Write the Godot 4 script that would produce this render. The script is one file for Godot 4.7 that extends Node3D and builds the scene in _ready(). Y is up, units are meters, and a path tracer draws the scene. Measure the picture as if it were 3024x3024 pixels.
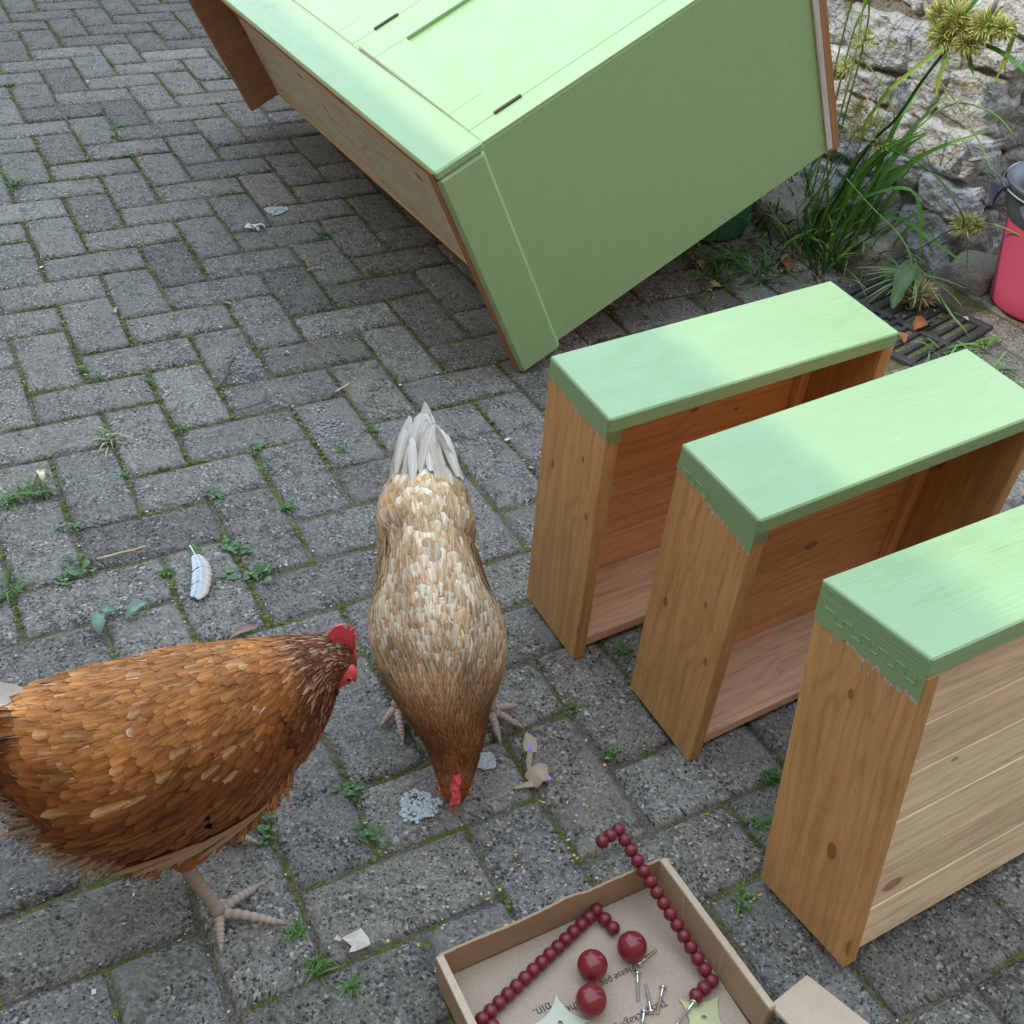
extends Node3D
# A paved yard in open shade: a green sideboard tipped on its back, three drawers standing on end, two hens, a cardboard tray of fittings.

var rng := RandomNumberGenerator.new()
var M := {}          # shared materials
var used := {}       # names taken at top level
var tone := FastNoiseLite.new()
const CAM_X := Vector3(0.8846, 0.0655, 0.4617)
const CAM_Y := Vector3(0.2445, 0.7779, -0.5788)
const CAM_Z := Vector3(-0.3971, 0.6249, 0.6721)
const CAM_P := Vector3(-0.1667, 1.0752, 1.4723)
const CAM_FOV := 49.743

# ------------------------------------------------------------------ helpers
func rr(a: float, b: float) -> float:
	return rng.randf_range(a, b)

func ch(a: Array) -> Variant:
	return a[rng.randi() % a.size()]

func srgb(r: float, g: float, b: float) -> Color:     # linear base colour -> material colour
	return Color(r, g, b).linear_to_srgb()

func tag(o: Node3D, label := "", category := "", group := "", kind := "") -> void:
	if label != "":
		o.set_meta("label", label)
	if category != "":
		o.set_meta("category", category)
	if group != "":
		o.set_meta("group", group)
	if kind != "":
		o.set_meta("kind", kind)

func numbered(n: String) -> String:
	if not used.has(n):
		used[n] = 0
		return n
	used[n] += 1
	return "%s_%03d" % [n, used[n]]

func thing(called: String, label: String, category: String, xf := Transform3D(), group := "") -> Node3D:
	var o := Node3D.new()
	o.name = numbered(called)
	o.transform = xf
	add_child(o)
	tag(o, label, category, group)
	return o

func part(called: String, mesh: Mesh, mat: Material, parent: Node3D = null, xf := Transform3D()) -> MeshInstance3D:
	var o := MeshInstance3D.new()
	o.mesh = mesh
	o.material_override = mat
	o.transform = xf
	if parent == null:
		o.name = numbered(called)
		add_child(o)
	else:
		o.name = piece_name(called, parent)
		parent.add_child(o)
	return o

func piece_name(called: String, parent: Node3D) -> String:
	var key := "n_" + called
	var k: int = parent.get_meta(key) if parent.has_meta(key) else 0
	parent.set_meta(key, k + 1)
	return called if k == 0 else "%s_%03d" % [called, k]

func clean_meta(n: Node) -> void:
	for m in n.get_meta_list():
		if str(m).begins_with("n_"):
			n.remove_meta(m)
	for c in n.get_children():
		clean_meta(c)

func T(x: float, y: float, z: float) -> Transform3D:
	return Transform3D(Basis(), Vector3(x, y, z))

func TY(x: float, y: float, z: float, yaw: float) -> Transform3D:
	return Transform3D(Basis(Vector3.UP, yaw), Vector3(x, y, z))

# a mesh builder: triangles with explicit outward side
class Geo:
	var v := PackedVector3Array()
	var n := PackedVector3Array()
	var t := PackedVector2Array()
	var c := PackedColorArray()
	func tri(a: Vector3, b: Vector3, d: Vector3, na: Vector3, nb: Vector3, nd: Vector3, ua: Vector2, ub: Vector2, ud: Vector2, ca: Color, cb: Color, cd: Color) -> void:
		if (a - d).cross(a - b).dot(na + nb + nd) < 0.0:
			v.append(a); v.append(d); v.append(b)
			n.append(na); n.append(nd); n.append(nb)
			t.append(ua); t.append(ud); t.append(ub)
			c.append(ca); c.append(cd); c.append(cb)
		else:
			v.append(a); v.append(b); v.append(d)
			n.append(na); n.append(nb); n.append(nd)
			t.append(ua); t.append(ub); t.append(ud)
			c.append(ca); c.append(cb); c.append(cd)
	func flat(a: Vector3, b: Vector3, d: Vector3, out: Vector3, ua: Vector2, ub: Vector2, ud: Vector2, col := Color.WHITE) -> void:
		var m := (a - d).cross(a - b)
		if m.length_squared() < 1e-18:
			return
		m = m.normalized()
		if m.dot(out) < 0.0:
			m = -m
		tri(a, b, d, m, m, m, ua, ub, ud, col, col, col)
	func quad(a: Vector3, b: Vector3, d: Vector3, e: Vector3, out: Vector3, ua: Vector2, ub: Vector2, ud: Vector2, ue: Vector2, col := Color.WHITE) -> void:
		flat(a, b, d, out, ua, ub, ud, col)
		flat(a, d, e, out, ua, ud, ue, col)
	# a grid of rows of points, smooth normals; out = -1/+1 flips
	func grid(rows: Array, closed: bool, uvs: Vector2, cols: Array = [], inside: Array = [], flip := 1.0) -> void:
		var R := rows.size()
		var W: int = rows[0].size()
		var nn := []
		for i in R:
			var line := PackedVector3Array()
			for j in W:
				var a: Vector3 = rows[mini(i + 1, R - 1)][j] - rows[maxi(i - 1, 0)][j]
				var j1 := (j + 1) % W if closed else mini(j + 1, W - 1)
				var j0 := (j + W - 1) % W if closed else maxi(j - 1, 0)
				var b: Vector3 = rows[i][j1] - rows[i][j0]
				var m := a.cross(b)
				if m.length_squared() < 1e-20:
					m = rows[i][j] - (inside[i] if inside.size() else Vector3.ZERO)
					if m.length_squared() < 1e-20:
						m = a
				m = m.normalized() * flip
				if inside.size() and m.dot(rows[i][j] - inside[i]) < 0.0 and (rows[i][j] - inside[i]).length() > 1e-6:
					m = -m
				line.append(m)
			nn.append(line)
		for i in R - 1:
			for j in (W if closed else W - 1):
				var k := (j + 1) % W
				var u0 := Vector2(j, i) * uvs
				var u1 := Vector2(j + 1, i) * uvs
				var u2 := Vector2(j + 1, i + 1) * uvs
				var u3 := Vector2(j, i + 1) * uvs
				var c0: Color = cols[i][j] if cols.size() else Color.WHITE
				var c1: Color = cols[i][k] if cols.size() else Color.WHITE
				var c2: Color = cols[i + 1][k] if cols.size() else Color.WHITE
				var c3: Color = cols[i + 1][j] if cols.size() else Color.WHITE
				tri(rows[i][j], rows[i][k], rows[i + 1][k], nn[i][j], nn[i][k], nn[i + 1][k], u0, u1, u2, c0, c1, c2)
				tri(rows[i][j], rows[i + 1][k], rows[i + 1][j], nn[i][j], nn[i + 1][k], nn[i + 1][j], u0, u2, u3, c0, c2, c3)
	func mesh() -> ArrayMesh:
		var a := []
		a.resize(Mesh.ARRAY_MAX)
		a[Mesh.ARRAY_VERTEX] = v
		a[Mesh.ARRAY_NORMAL] = n
		a[Mesh.ARRAY_TEX_UV] = t
		a[Mesh.ARRAY_COLOR] = c
		var m := ArrayMesh.new()
		m.add_surface_from_arrays(Mesh.PRIMITIVE_TRIANGLES, a)
		return m

# a chamfered box from corner p0 to p1, grain along axis g (0 x, 1 y, 2 z); uv in metres / us
func box(G: Geo, p0: Vector3, p1: Vector3, b := 0.0015, g := 0, us := Vector2(0.3, 0.6), off := Vector2.ZERO, xf := Transform3D(), col := Color.WHITE) -> void:
	var c := (p0 + p1) * 0.5
	var h := (p1 - p0).abs() * 0.5
	b = minf(b, minf(h.x, minf(h.y, h.z)) * 0.9)
	for ax in 3:
		var e := (ax + 1) % 3
		var f := (ax + 2) % 3
		for s in [-1.0, 1.0]:
			var q := []
			for k in [[-1, -1], [1, -1], [1, 1], [-1, 1]]:
				var p := Vector3.ZERO
				p[ax] = s * h[ax]
				p[e] = k[0] * (h[e] - b)
				p[f] = k[1] * (h[f] - b)
				q.append(p)
			var o := Vector3.ZERO
			o[ax] = s
			_face(G, q, c, o, ax, g, us, off, xf, col)
	for ax in 3:      # edges along ax
		var e := (ax + 1) % 3
		var f := (ax + 2) % 3
		for s in [-1.0, 1.0]:
			for r in [-1.0, 1.0]:
				var q := []
				for k in [[-1, 0], [1, 0], [1, 1], [-1, 1]]:
					var p := Vector3.ZERO
					p[ax] = k[0] * (h[ax] - b)
					p[e] = s * (h[e] - (b if k[1] == 0 else 0.0))
					p[f] = r * (h[f] - (0.0 if k[1] == 0 else b))
					q.append(p)
				var o := Vector3.ZERO
				o[e] = s
				o[f] = r
				_face(G, q, c, o, e if absf(h[e]) < absf(h[f]) else f, g, us, off, xf, col)
	for s in [-1.0, 1.0]:
		for r in [-1.0, 1.0]:
			for w in [-1.0, 1.0]:
				var a := Vector3(s * h.x, r * (h.y - b), w * (h.z - b)) + c
				var d := Vector3(s * (h.x - b), r * h.y, w * (h.z - b)) + c
				var e2 := Vector3(s * (h.x - b), r * (h.y - b), w * h.z) + c
				G.flat(xf * a, xf * d, xf * e2, xf.basis * Vector3(s, r, w), off, off, off, col)

func _face(G: Geo, q: Array, c: Vector3, o: Vector3, ax: int, g: int, us: Vector2, off: Vector2, xf: Transform3D, col: Color) -> void:
	var uv := []
	var other := 3 - ax - g
	for p in q:
		var w: Vector3 = p + c
		if ax == g:
			uv.append(off + Vector2(w[(g + 1) % 3] / us.x, w[(g + 2) % 3] / us.x * 0.06))
		else:
			uv.append(off + Vector2((w[other] + w[ax] * 0.7) / us.x, w[g] / us.y))
	G.quad(xf * (q[0] + c), xf * (q[1] + c), xf * (q[2] + c), xf * (q[3] + c), xf.basis * o, uv[0], uv[1], uv[2], uv[3], col)

func box_mesh(p0: Vector3, p1: Vector3, b := 0.0015, g := 0, us := Vector2(0.3, 0.6)) -> ArrayMesh:
	var G := Geo.new()
	box(G, p0, p1, b, g, us, Vector2(rr(0, 1), rr(0, 1)))
	return G.mesh()

func frame_at(d: Vector3, hint := Vector3.UP) -> Basis:    # y along d
	var y := d.normalized()
	var x := y.cross(hint)
	if x.length() < 1e-4:
		x = y.cross(Vector3.RIGHT)
	x = x.normalized()
	return Basis(x, y, x.cross(y))

# tube through points
func tube(G: Geo, pts: Array, rad: Array, sides := 8, cols: Array = [], cap := true) -> void:
	var rows := []
	var cc := []
	var ins := []
	var last := Vector3.ZERO
	var N := pts.size()
	var bx := Vector3.ZERO
	for i in N:
		var d: Vector3 = (pts[mini(i + 1, N - 1)] - pts[maxi(i - 1, 0)]).normalized()
		if bx == Vector3.ZERO:
			bx = frame_at(d, Vector3(0.31, 0.9, 0.2)).x
		bx = (bx - d * bx.dot(d)).normalized()
		var by := d.cross(bx)
		var line := PackedVector3Array()
		var cl := PackedColorArray()
		var r: float = rad[mini(i, rad.size() - 1)]
		for j in sides:
			var a := TAU * j / sides
			line.append(pts[i] + (bx * cos(a) + by * sin(a)) * r)
			cl.append(cols[mini(i, cols.size() - 1)] if cols.size() else Color.WHITE)
		rows.append(line)
		cc.append(cl)
		ins.append(pts[i])
	if cap:
		for e in [0, 1]:
			var p: Vector3 = pts[0] if e == 0 else pts[N - 1]
			var line := PackedVector3Array()
			var cl := PackedColorArray()
			for j in sides:
				line.append(p)
				cl.append(cc[0][0] if e == 0 else cc[cc.size() - 1][0])
			var q: Vector3 = p - (pts[1] - pts[0]).normalized() * 1e-5 if e == 0 else p + (pts[N - 1] - pts[N - 2]).normalized() * 1e-5
			for j in sides:
				line[j] = q
			if e == 0:
				rows.push_front(line); cc.push_front(cl); ins.push_front(p + (pts[1] - pts[0]) * 0.3)
			else:
				rows.append(line); cc.append(cl); ins.append(p - (pts[N - 1] - pts[N - 2]) * 0.3)
	G.grid(rows, true, Vector2(1.0 / sides, 0.5), cc, ins)

# lathe round y: prof = [[r, y], ...]
func lathe(G: Geo, prof: Array, sides := 24, xf := Transform3D(), col := Color.WHITE, rib := 0.0, ribs := 0) -> void:
	var sls := []
	for i in prof.size() - 1:
		sls.append(Vector2(prof[i + 1][1] - prof[i][1], -(prof[i + 1][0] - prof[i][0])).normalized())
	for i in prof.size() - 1:
		var a: Array = prof[i]
		var b: Array = prof[i + 1]
		var sa: Vector2 = sls[i]
		var sb: Vector2 = sls[i]
		if i > 0 and sls[i].dot(sls[i - 1]) > 0.7:
			sa = (sls[i] + sls[i - 1]).normalized()
		if i < sls.size() - 1 and sls[i].dot(sls[i + 1]) > 0.7:
			sb = (sls[i] + sls[i + 1]).normalized()
		var sl := Vector2(b[1] - a[1], -(b[0] - a[0])).normalized()
		for j in sides:
			var t0 := TAU * j / sides
			var t1 := TAU * (j + 1) / sides
			var k0 := 1.0 + rib * cos(t0 * ribs)
			var k1 := 1.0 + rib * cos(t1 * ribs)
			var p := [Vector3(cos(t0) * a[0] * k0, a[1], sin(t0) * a[0] * k0), Vector3(cos(t1) * a[0] * k1, a[1], sin(t1) * a[0] * k1), Vector3(cos(t1) * b[0] * k1, b[1], sin(t1) * b[0] * k1), Vector3(cos(t0) * b[0] * k0, b[1], sin(t0) * b[0] * k0)]
			var na0 := Vector3(cos(t0) * sa.x, sa.y, sin(t0) * sa.x)
			var na1 := Vector3(cos(t1) * sa.x, sa.y, sin(t1) * sa.x)
			var nb0 := Vector3(cos(t0) * sb.x, sb.y, sin(t0) * sb.x)
			var nb1 := Vector3(cos(t1) * sb.x, sb.y, sin(t1) * sb.x)
			if rib > 0.0:
				var r0 := Vector3(-sin(t0), 0, cos(t0)) * rib * ribs * sin(t0 * ribs)
				var r1 := Vector3(-sin(t1), 0, cos(t1)) * rib * ribs * sin(t1 * ribs)
				na0 = (na0 + r0).normalized()
				nb0 = (nb0 + r0).normalized()
				na1 = (na1 + r1).normalized()
				nb1 = (nb1 + r1).normalized()
			var B := xf.basis
			if a[0] > 1e-6:
				G.tri(xf * p[0], xf * p[1], xf * p[2], B * na0, B * na1, B * nb1, Vector2(t0, a[1]), Vector2(t1, a[1]), Vector2(t1, b[1]), col, col, col)
			if b[0] > 1e-6:
				G.tri(xf * p[0], xf * p[2], xf * p[3], B * na0, B * nb1, B * nb0, Vector2(t0, a[1]), Vector2(t1, b[1]), Vector2(t0, b[1]), col, col, col)

func ball(G: Geo, p: Vector3, r: Vector3, col := Color.WHITE, sides := 16, B := Basis()) -> void:
	var rows := []
	var cc := []
	var ins := []
	var H := maxi(6, sides / 2)
	for i in H + 1:
		var a := PI * i / H - PI / 2
		var line := PackedVector3Array()
		var cl := PackedColorArray()
		for j in sides:
			var b := TAU * j / sides
			line.append(p + B * (Vector3(cos(a) * cos(b), sin(a), cos(a) * sin(b)) * r))
			cl.append(col)
		rows.append(line)
		cc.append(cl)
		ins.append(p)
	G.grid(rows, true, Vector2(1.0 / sides, 1.0 / H), cc, ins)

# a leaf or blade along points: half widths, folded into a shallow V
func blade(G: Geo, pts: Array, hw: Array, up: Vector3, c0: Color, c1: Color, fold := 0.25, c2 := Color(0, 0, 0, 0)) -> void:
	var N := pts.size()
	var rows := []
	var cc := []
	for i in N:
		var d: Vector3 = (pts[mini(i + 1, N - 1)] - pts[maxi(i - 1, 0)]).normalized()
		var s := d.cross(up)
		if s.length() < 1e-3:
			s = d.cross(Vector3(0.6, 0.1, 0.77))
		s = s.normalized()
		var m := s.cross(d)
		var w: float = hw[mini(i, hw.size() - 1)]
		rows.append(PackedVector3Array([pts[i] - s * w + m * w * fold, pts[i], pts[i] + s * w + m * w * fold]))
		var k := c0.lerp(c1, float(i) / (N - 1))
		if c2.a > 0.0 and i > N * 0.6:
			k = c1.lerp(c2, (float(i) / (N - 1) - 0.6) / 0.4)
		cc.append(PackedColorArray([k, k * 1.12, k]))
	G.grid(rows, false, Vector2(0.5, 1.0 / N), cc, [], 1.0)

func curve(pts: Array, n: int) -> Array:       # Catmull-Rom
	var out := []
	var N := pts.size()
	for i in n:
		var u := float(i) / (n - 1) * (N - 1)
		var k := mini(int(u), N - 2)
		var f := u - k
		var p0: Vector3 = pts[maxi(k - 1, 0)]
		var p1: Vector3 = pts[k]
		var p2: Vector3 = pts[k + 1]
		var p3: Vector3 = pts[mini(k + 2, N - 1)]
		out.append(p1.cubic_interpolate(p2, p0, p3, f))
	return out

func taper(a: float, m: float, e: float, n: int) -> Array:
	var out := []
	for i in n:
		var u := float(i) / (n - 1)
		out.append(lerpf(a, m, u * 2.0) if u < 0.5 else lerpf(m, e, (u - 0.5) * 2.0))
	return out

func multi(called: String, mesh: Mesh, mat: Material, xfs: Array, cols: Array, parent: Node3D = null) -> MultiMeshInstance3D:
	var mm := MultiMesh.new()
	mm.transform_format = MultiMesh.TRANSFORM_3D
	mm.use_colors = true
	mm.mesh = mesh
	mm.instance_count = xfs.size()
	for i in xfs.size():
		mm.set_instance_transform(i, xfs[i])
		mm.set_instance_color(i, cols[i])
	var o := MultiMeshInstance3D.new()
	o.multimesh = mm
	o.material_override = mat
	o.set_meta("kind", "stuff")
	if parent == null:
		o.name = numbered(called)
		add_child(o)
	else:
		o.name = piece_name(called, parent)
		parent.add_child(o)
	return o

# ------------------------------------------------------------------ textures
func noise_img(w: int, h: int, freq: float, sd: int, type := FastNoiseLite.TYPE_SIMPLEX_SMOOTH, oct := 3, ret := -1, seamless := true) -> PackedByteArray:
	var f := FastNoiseLite.new()
	f.seed = sd
	f.noise_type = type
	f.frequency = freq
	f.fractal_octaves = oct
	if oct <= 1:
		f.fractal_type = FastNoiseLite.FRACTAL_NONE
	if ret >= 0:
		f.cellular_return_type = ret
		f.cellular_jitter = 1.0
	var im: Image = f.get_seamless_image(w, h, false, false, 0.12, true) if seamless else f.get_image(w, h)
	im.convert(Image.FORMAT_L8)
	return im.get_data()

func stretched(w: int, h: int, sw: int, sh: int, freq: float, sd: int, oct := 3) -> PackedByteArray:
	var d := noise_img(sw, sh, freq, sd, FastNoiseLite.TYPE_SIMPLEX_SMOOTH, oct)
	var im := Image.create_from_data(sw, sh, false, Image.FORMAT_L8, d)
	im.resize(w, h, Image.INTERPOLATE_CUBIC)
	return im.get_data()

func tex(w: int, h: int, d: PackedByteArray, rgb := true) -> ImageTexture:
	return ImageTexture.create_from_image(Image.create_from_data(w, h, false, Image.FORMAT_RGB8 if rgb else Image.FORMAT_L8, d))

func mat(col: Color, rough := 0.8, t: Texture2D = null, bump: Texture2D = null, bs := 0.1, spec := 0.5) -> StandardMaterial3D:
	var m := StandardMaterial3D.new()
	m.albedo_color = col
	m.roughness = rough
	m.metallic_specular = spec
	if t:
		m.albedo_texture = t
	if bump:
		m.heightmap_enabled = true
		m.heightmap_texture = bump
		m.heightmap_scale = bs
	return m

func vmat(rough := 0.7, t: Texture2D = null, back := 0.0) -> StandardMaterial3D:
	var m := StandardMaterial3D.new()
	m.vertex_color_use_as_albedo = true
	m.roughness = rough
	m.metallic_specular = 0.35
	if t:
		m.albedo_texture = t
	if back > 0.0:
		m.backlight_enabled = true
		m.backlight = Color(back, back, back)
	return m

func s8(x: float) -> int:       # linear 0..1 -> sRGB byte
	return clampi(int(255.0 * (1.055 * pow(clampf(x, 0.0, 1.0), 1.0 / 2.4) - 0.055 if x > 0.0031 else 12.92 * x)), 0, 255)

func make_materials() -> void:
	var lut := PackedByteArray()
	for i in 1024:
		lut.append(s8(i / 1023.0))
	# --- paver: exposed aggregate in grey cement
	var S := 1024
	var cellv := noise_img(S, S, 0.11, 3, FastNoiseLite.TYPE_CELLULAR, 1, FastNoiseLite.RETURN_CELL_VALUE)
	var celld := noise_img(S, S, 0.11, 3, FastNoiseLite.TYPE_CELLULAR, 1, FastNoiseLite.RETURN_DISTANCE)
	var cell2 := noise_img(S, S, 0.26, 9, FastNoiseLite.TYPE_CELLULAR, 1, FastNoiseLite.RETURN_CELL_VALUE)
	var low := noise_img(S, S, 0.007, 5, FastNoiseLite.TYPE_SIMPLEX_SMOOTH, 4)
	var mid := noise_img(S, S, 0.03, 6, FastNoiseLite.TYPE_SIMPLEX_SMOOTH, 3)
	var fine := noise_img(S, S, 0.3, 7, FastNoiseLite.TYPE_SIMPLEX, 2)
	var pc := PackedByteArray()
	pc.resize(S * S * 3)
	var ph := PackedByteArray()
	ph.resize(S * S)
	for i in S * S:
		var w := clampf((low[i] + (mid[i] - 128) * 0.5) / 255.0 * 2.2 - 0.55, 0.0, 1.0)   # how worn
		var cv := cellv[i] / 255.0
		var c2 := cell2[i] / 255.0
		var edge := clampf((200 - celld[i]) / 120.0, 0.0, 1.0)
		var g := 0.62 + 0.42 * (c2 - 0.5) + 0.25 * (fine[i] / 255.0 - 0.5)
		var st := 0.26 + 0.75 * cv * cv
		if cv > 0.955:
			st = 1.35
		elif cv < 0.1:
			st = 0.16
		st += 0.3 * (c2 - 0.5)
		var e2 := edge * (0.35 + 0.65 * w)
		g = lerpf(g, st, clampf(e2, 0.0, 1.0) * (0.95 if cv > 0.35 or w > 0.4 else 0.4))
		if c2 > 0.98:
			g = 1.2
		if c2 < 0.05:
			g *= 0.35
		g = clampf(g * 0.56, 0.03, 1.0)
		var warm := 1.0 + 0.05 * (mid[i] / 255.0 - 0.45)
		pc[i * 3] = lut[clampi(int(g * warm * 1023.0), 0, 1023)]
		pc[i * 3 + 1] = lut[clampi(int(g * 1023.0), 0, 1023)]
		pc[i * 3 + 2] = lut[clampi(int(g * (1.97 - warm) * 1023.0), 0, 1023)]
		ph[i] = clampi(int(90.0 + 120.0 * e2 * (0.5 + 0.5 * cv) + (c2 - 0.5) * 50.0 + (mid[i] - 128) * 0.25), 0, 255)
	var tp := tex(S, S, pc)
	var tph := tex(S, S, ph, false)
	var tones := [[0.38, 0.345, 0.30], [0.45, 0.405, 0.345], [0.50, 0.46, 0.405], [0.55, 0.50, 0.44], [0.58, 0.515, 0.435], [0.65, 0.595, 0.52]]
	for i in tones.size():
		var t: Array = tones[i]
		M["paver%d" % i] = mat(srgb(t[0], t[1], t[2]), 0.88, tp, tph, 0.42, 0.4)
	# --- joint soil
	var sc := PackedByteArray()
	sc.resize(S * S * 3)
	for i in S * S:
		var a := clampf((low[i] + mid[i] - 210) / 90.0, 0.0, 1.0)
		var k := 0.55 + 0.8 * (cell2[i] / 255.0)
		sc[i * 3] = lut[clampi(int((0.13 * (1.0 - a) + 0.10 * a) * k * 1023.0), 0, 1023)]
		sc[i * 3 + 1] = lut[clampi(int((0.115 * (1.0 - a) + 0.11 * a) * k * 1023.0), 0, 1023)]
		sc[i * 3 + 2] = lut[clampi(int((0.09 * (1.0 - a) + 0.03 * a) * k * 1023.0), 0, 1023)]
	M.soil = mat(Color.WHITE, 0.95, tex(S, S, sc), tph, 0.3, 0.2)
	M.soil.uv1_triplanar = true
	M.soil.uv1_world_triplanar = true
	M.soil.uv1_scale = Vector3(2, 2, 2)
	# --- rock
	var rc := PackedByteArray()
	rc.resize(S * S * 3)
	var rh := PackedByteArray()
	rh.resize(S * S)
	var ridge := noise_img(S, S, 0.012, 21, FastNoiseLite.TYPE_SIMPLEX_SMOOTH, 5)
	var fr := noise_img(S, S, 0.02, 22, FastNoiseLite.TYPE_CELLULAR, 2, FastNoiseLite.RETURN_DISTANCE2_SUB)
	for i in S * S:
		var k := 0.95 + 0.5 * (ridge[i] / 255.0 - 0.5) + 0.4 * (mid[i] / 255.0 - 0.5) + 0.3 * (fine[i] / 255.0 - 0.5)
		if fr[i] < 10:
			k *= 0.45
		k += 0.25 * (cell2[i] / 255.0 - 0.5) + 0.2 * (low[i] / 255.0 - 0.5)
		var lich := 1.0 if low[i] > 205 and cell2[i] > 90 else 0.0
		var r := lerpf(k, 0.62, lich)
		var gg := lerpf(k * 0.97, 0.42, lich)
		var b := lerpf(k * 0.9, 0.1, lich)
		rc[i * 3] = lut[clampi(int(r * 1023.0), 0, 1023)]
		rc[i * 3 + 1] = lut[clampi(int(gg * 1023.0), 0, 1023)]
		rc[i * 3 + 2] = lut[clampi(int(b * 1023.0), 0, 1023)]
		rh[i] = clampi(int(ridge[i] * 0.6 + mid[i] * 0.25 + fine[i] * 0.12 + minf(fr[i], 40.0) * 0.5), 0, 255)
	var tr := tex(S, S, rc)
	var trh := tex(S, S, rh, false)
	for i in 4:
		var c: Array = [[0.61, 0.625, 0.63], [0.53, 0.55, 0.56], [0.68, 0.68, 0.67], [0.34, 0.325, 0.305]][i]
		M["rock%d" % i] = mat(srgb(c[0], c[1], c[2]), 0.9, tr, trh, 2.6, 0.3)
		M["rock%d" % i].uv1_triplanar = true
		M["rock%d" % i].uv1_scale = Vector3(2.6, 2.6, 2.6)
	M.mortar = mat(srgb(0.34, 0.32, 0.28), 0.95, tr, trh, 1.2, 0.2)
	M.mortar.uv1_triplanar = true
	M.mortar.uv1_scale = Vector3(5, 5, 5)
	# --- wood: grain runs along v
	var W := 512
	var H := 1024
	var g1 := stretched(W, H, 256, 24, 0.09, 31, 3)
	var g2 := stretched(W, H, 512, 64, 0.22, 32, 2)
	var wav := stretched(W, H, 96, 12, 0.07, 33, 3)
	var sp := stretched(W, H, 512, 170, 0.35, 34, 1)
	var knots := []
	for k in 5:
		knots.append([rr(40, 470), rr(60, 960), [4.0, 9.0, 6.0, 11.0, 5.0][k]])
	var wc := PackedByteArray()
	wc.resize(W * H * 3)
	var wh := PackedByteArray()
	wh.resize(W * H)
	for y in H:
		for x in W:
			var i := y * W + x
			var sx := float(x)
			var kn := 0.0
			for k in knots:
				var dx: float = x - k[0]
				var dy: float = (y - k[1]) * 0.55
				var r2: float = dx * dx + dy * dy
				var rad: float = k[2]
				if r2 < rad * rad * 22.0:
					var r := sqrt(r2)
					sx += dx * 1.1 * exp(-r / rad * 0.8)
					if r < rad:
						kn = maxf(kn, 0.55 + 0.35 * (r / rad) * (0.7 + 0.3 * sin(r * 2.2)))
					elif r < rad * 1.35:
						kn = maxf(kn, 0.75 * (1.35 - r / rad) / 0.35)
			var rings := sin(sx * 0.19 + wav[i] * 0.062)
			var late := pow(0.5 + 0.5 * rings, 3.0)
			var k := 0.90 - 0.13 * late + 0.22 * (g1[i] / 255.0 - 0.5) + 0.20 * (g2[i] / 255.0 - 0.5) + 0.10 * (low[(y % 1024) * 1024 + x] / 255.0 - 0.5)
			if sp[i] < 38:
				k -= 0.12
			k = clampf(k, 0.25, 1.0)
			var rk := lerpf(k, 0.30, kn)
			var gk := lerpf(k * (0.90 + 0.1 * k), 0.17, kn)
			var bk := lerpf(k * (0.78 + 0.22 * k), 0.09, kn)
			wc[i * 3] = lut[int(clampf(rk, 0, 1) * 1023.0)]
			wc[i * 3 + 1] = lut[int(clampf(gk, 0, 1) * 1023.0)]
			wc[i * 3 + 2] = lut[int(clampf(bk, 0, 1) * 1023.0)]
			wh[i] = clampi(int(130 + g2[i] * 0.3 - late * 40.0 - (30.0 if sp[i] < 38 else 0.0)), 0, 255)
	var tw := tex(W, H, wc)
	var twh := tex(W, H, wh, false)
	M.stain = mat(srgb(0.60, 0.315, 0.110), 0.5, tw, twh, 0.03, 0.45)      # stained side boards
	M.stain2 = mat(srgb(0.55, 0.29, 0.105), 0.5, tw, twh, 0.03, 0.45)
	M.plank = mat(srgb(0.90, 0.47, 0.20), 0.6, tw, twh, 0.03, 0.4)         # inside of drawers
	M.plank2 = mat(srgb(0.94, 0.53, 0.25), 0.62, tw, twh, 0.03, 0.4)
	M.backboard = mat(srgb(0.84, 0.49, 0.30), 0.7, tw, twh, 0.04, 0.4)
	M.pale = mat(srgb(0.95, 0.72, 0.49), 0.6, tw, twh, 0.03, 0.4)          # underside of the third drawer
	M.pale2 = mat(srgb(0.84, 0.62, 0.42), 0.6, tw, twh, 0.03, 0.4)
	M.carcass = mat(srgb(0.88, 0.76, 0.56), 0.7, tw, twh, 0.04, 0.4)
	M.ply = mat(srgb(0.42, 0.22, 0.10), 0.65, tw, twh, 0.03, 0.4)
	M.endgrain = mat(srgb(0.40, 0.20, 0.09), 0.8, tw, twh, 0.12, 0.3)
	# --- paint
	var br := stretched(W, H, 512, 40, 0.16, 41, 3)
	var pb := PackedByteArray()
	pb.resize(W * H)
	for i in W * H:
		pb[i] = clampi(int(br[i] * 0.6 + g1[i] * 0.25 + fine[i] * 0.12), 0, 255)
	var tpb := tex(W, H, pb, false)
	var pcol := PackedByteArray()
	pcol.resize(W * H * 3)
	for i in W * H:
		var k := 0.96 + 0.03 * (br[i] / 255.0 - 0.5) + 0.05 * (wav[i] / 255.0 - 0.5)
		pcol[i * 3] = lut[int(clampf(k * 0.985, 0, 1) * 1023.0)]
		pcol[i * 3 + 1] = lut[int(clampf(k, 0, 1) * 1023.0)]
		pcol[i * 3 + 2] = lut[int(clampf(k, 0, 1) * 1023.0)]
	var tpc := tex(W, H, pcol)
	M.paint = mat(srgb(0.288, 0.415, 0.198), 0.62, tpc, tpb, 0.020, 0.5)
	var prgh := PackedByteArray()
	prgh.resize(W * H)
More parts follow.
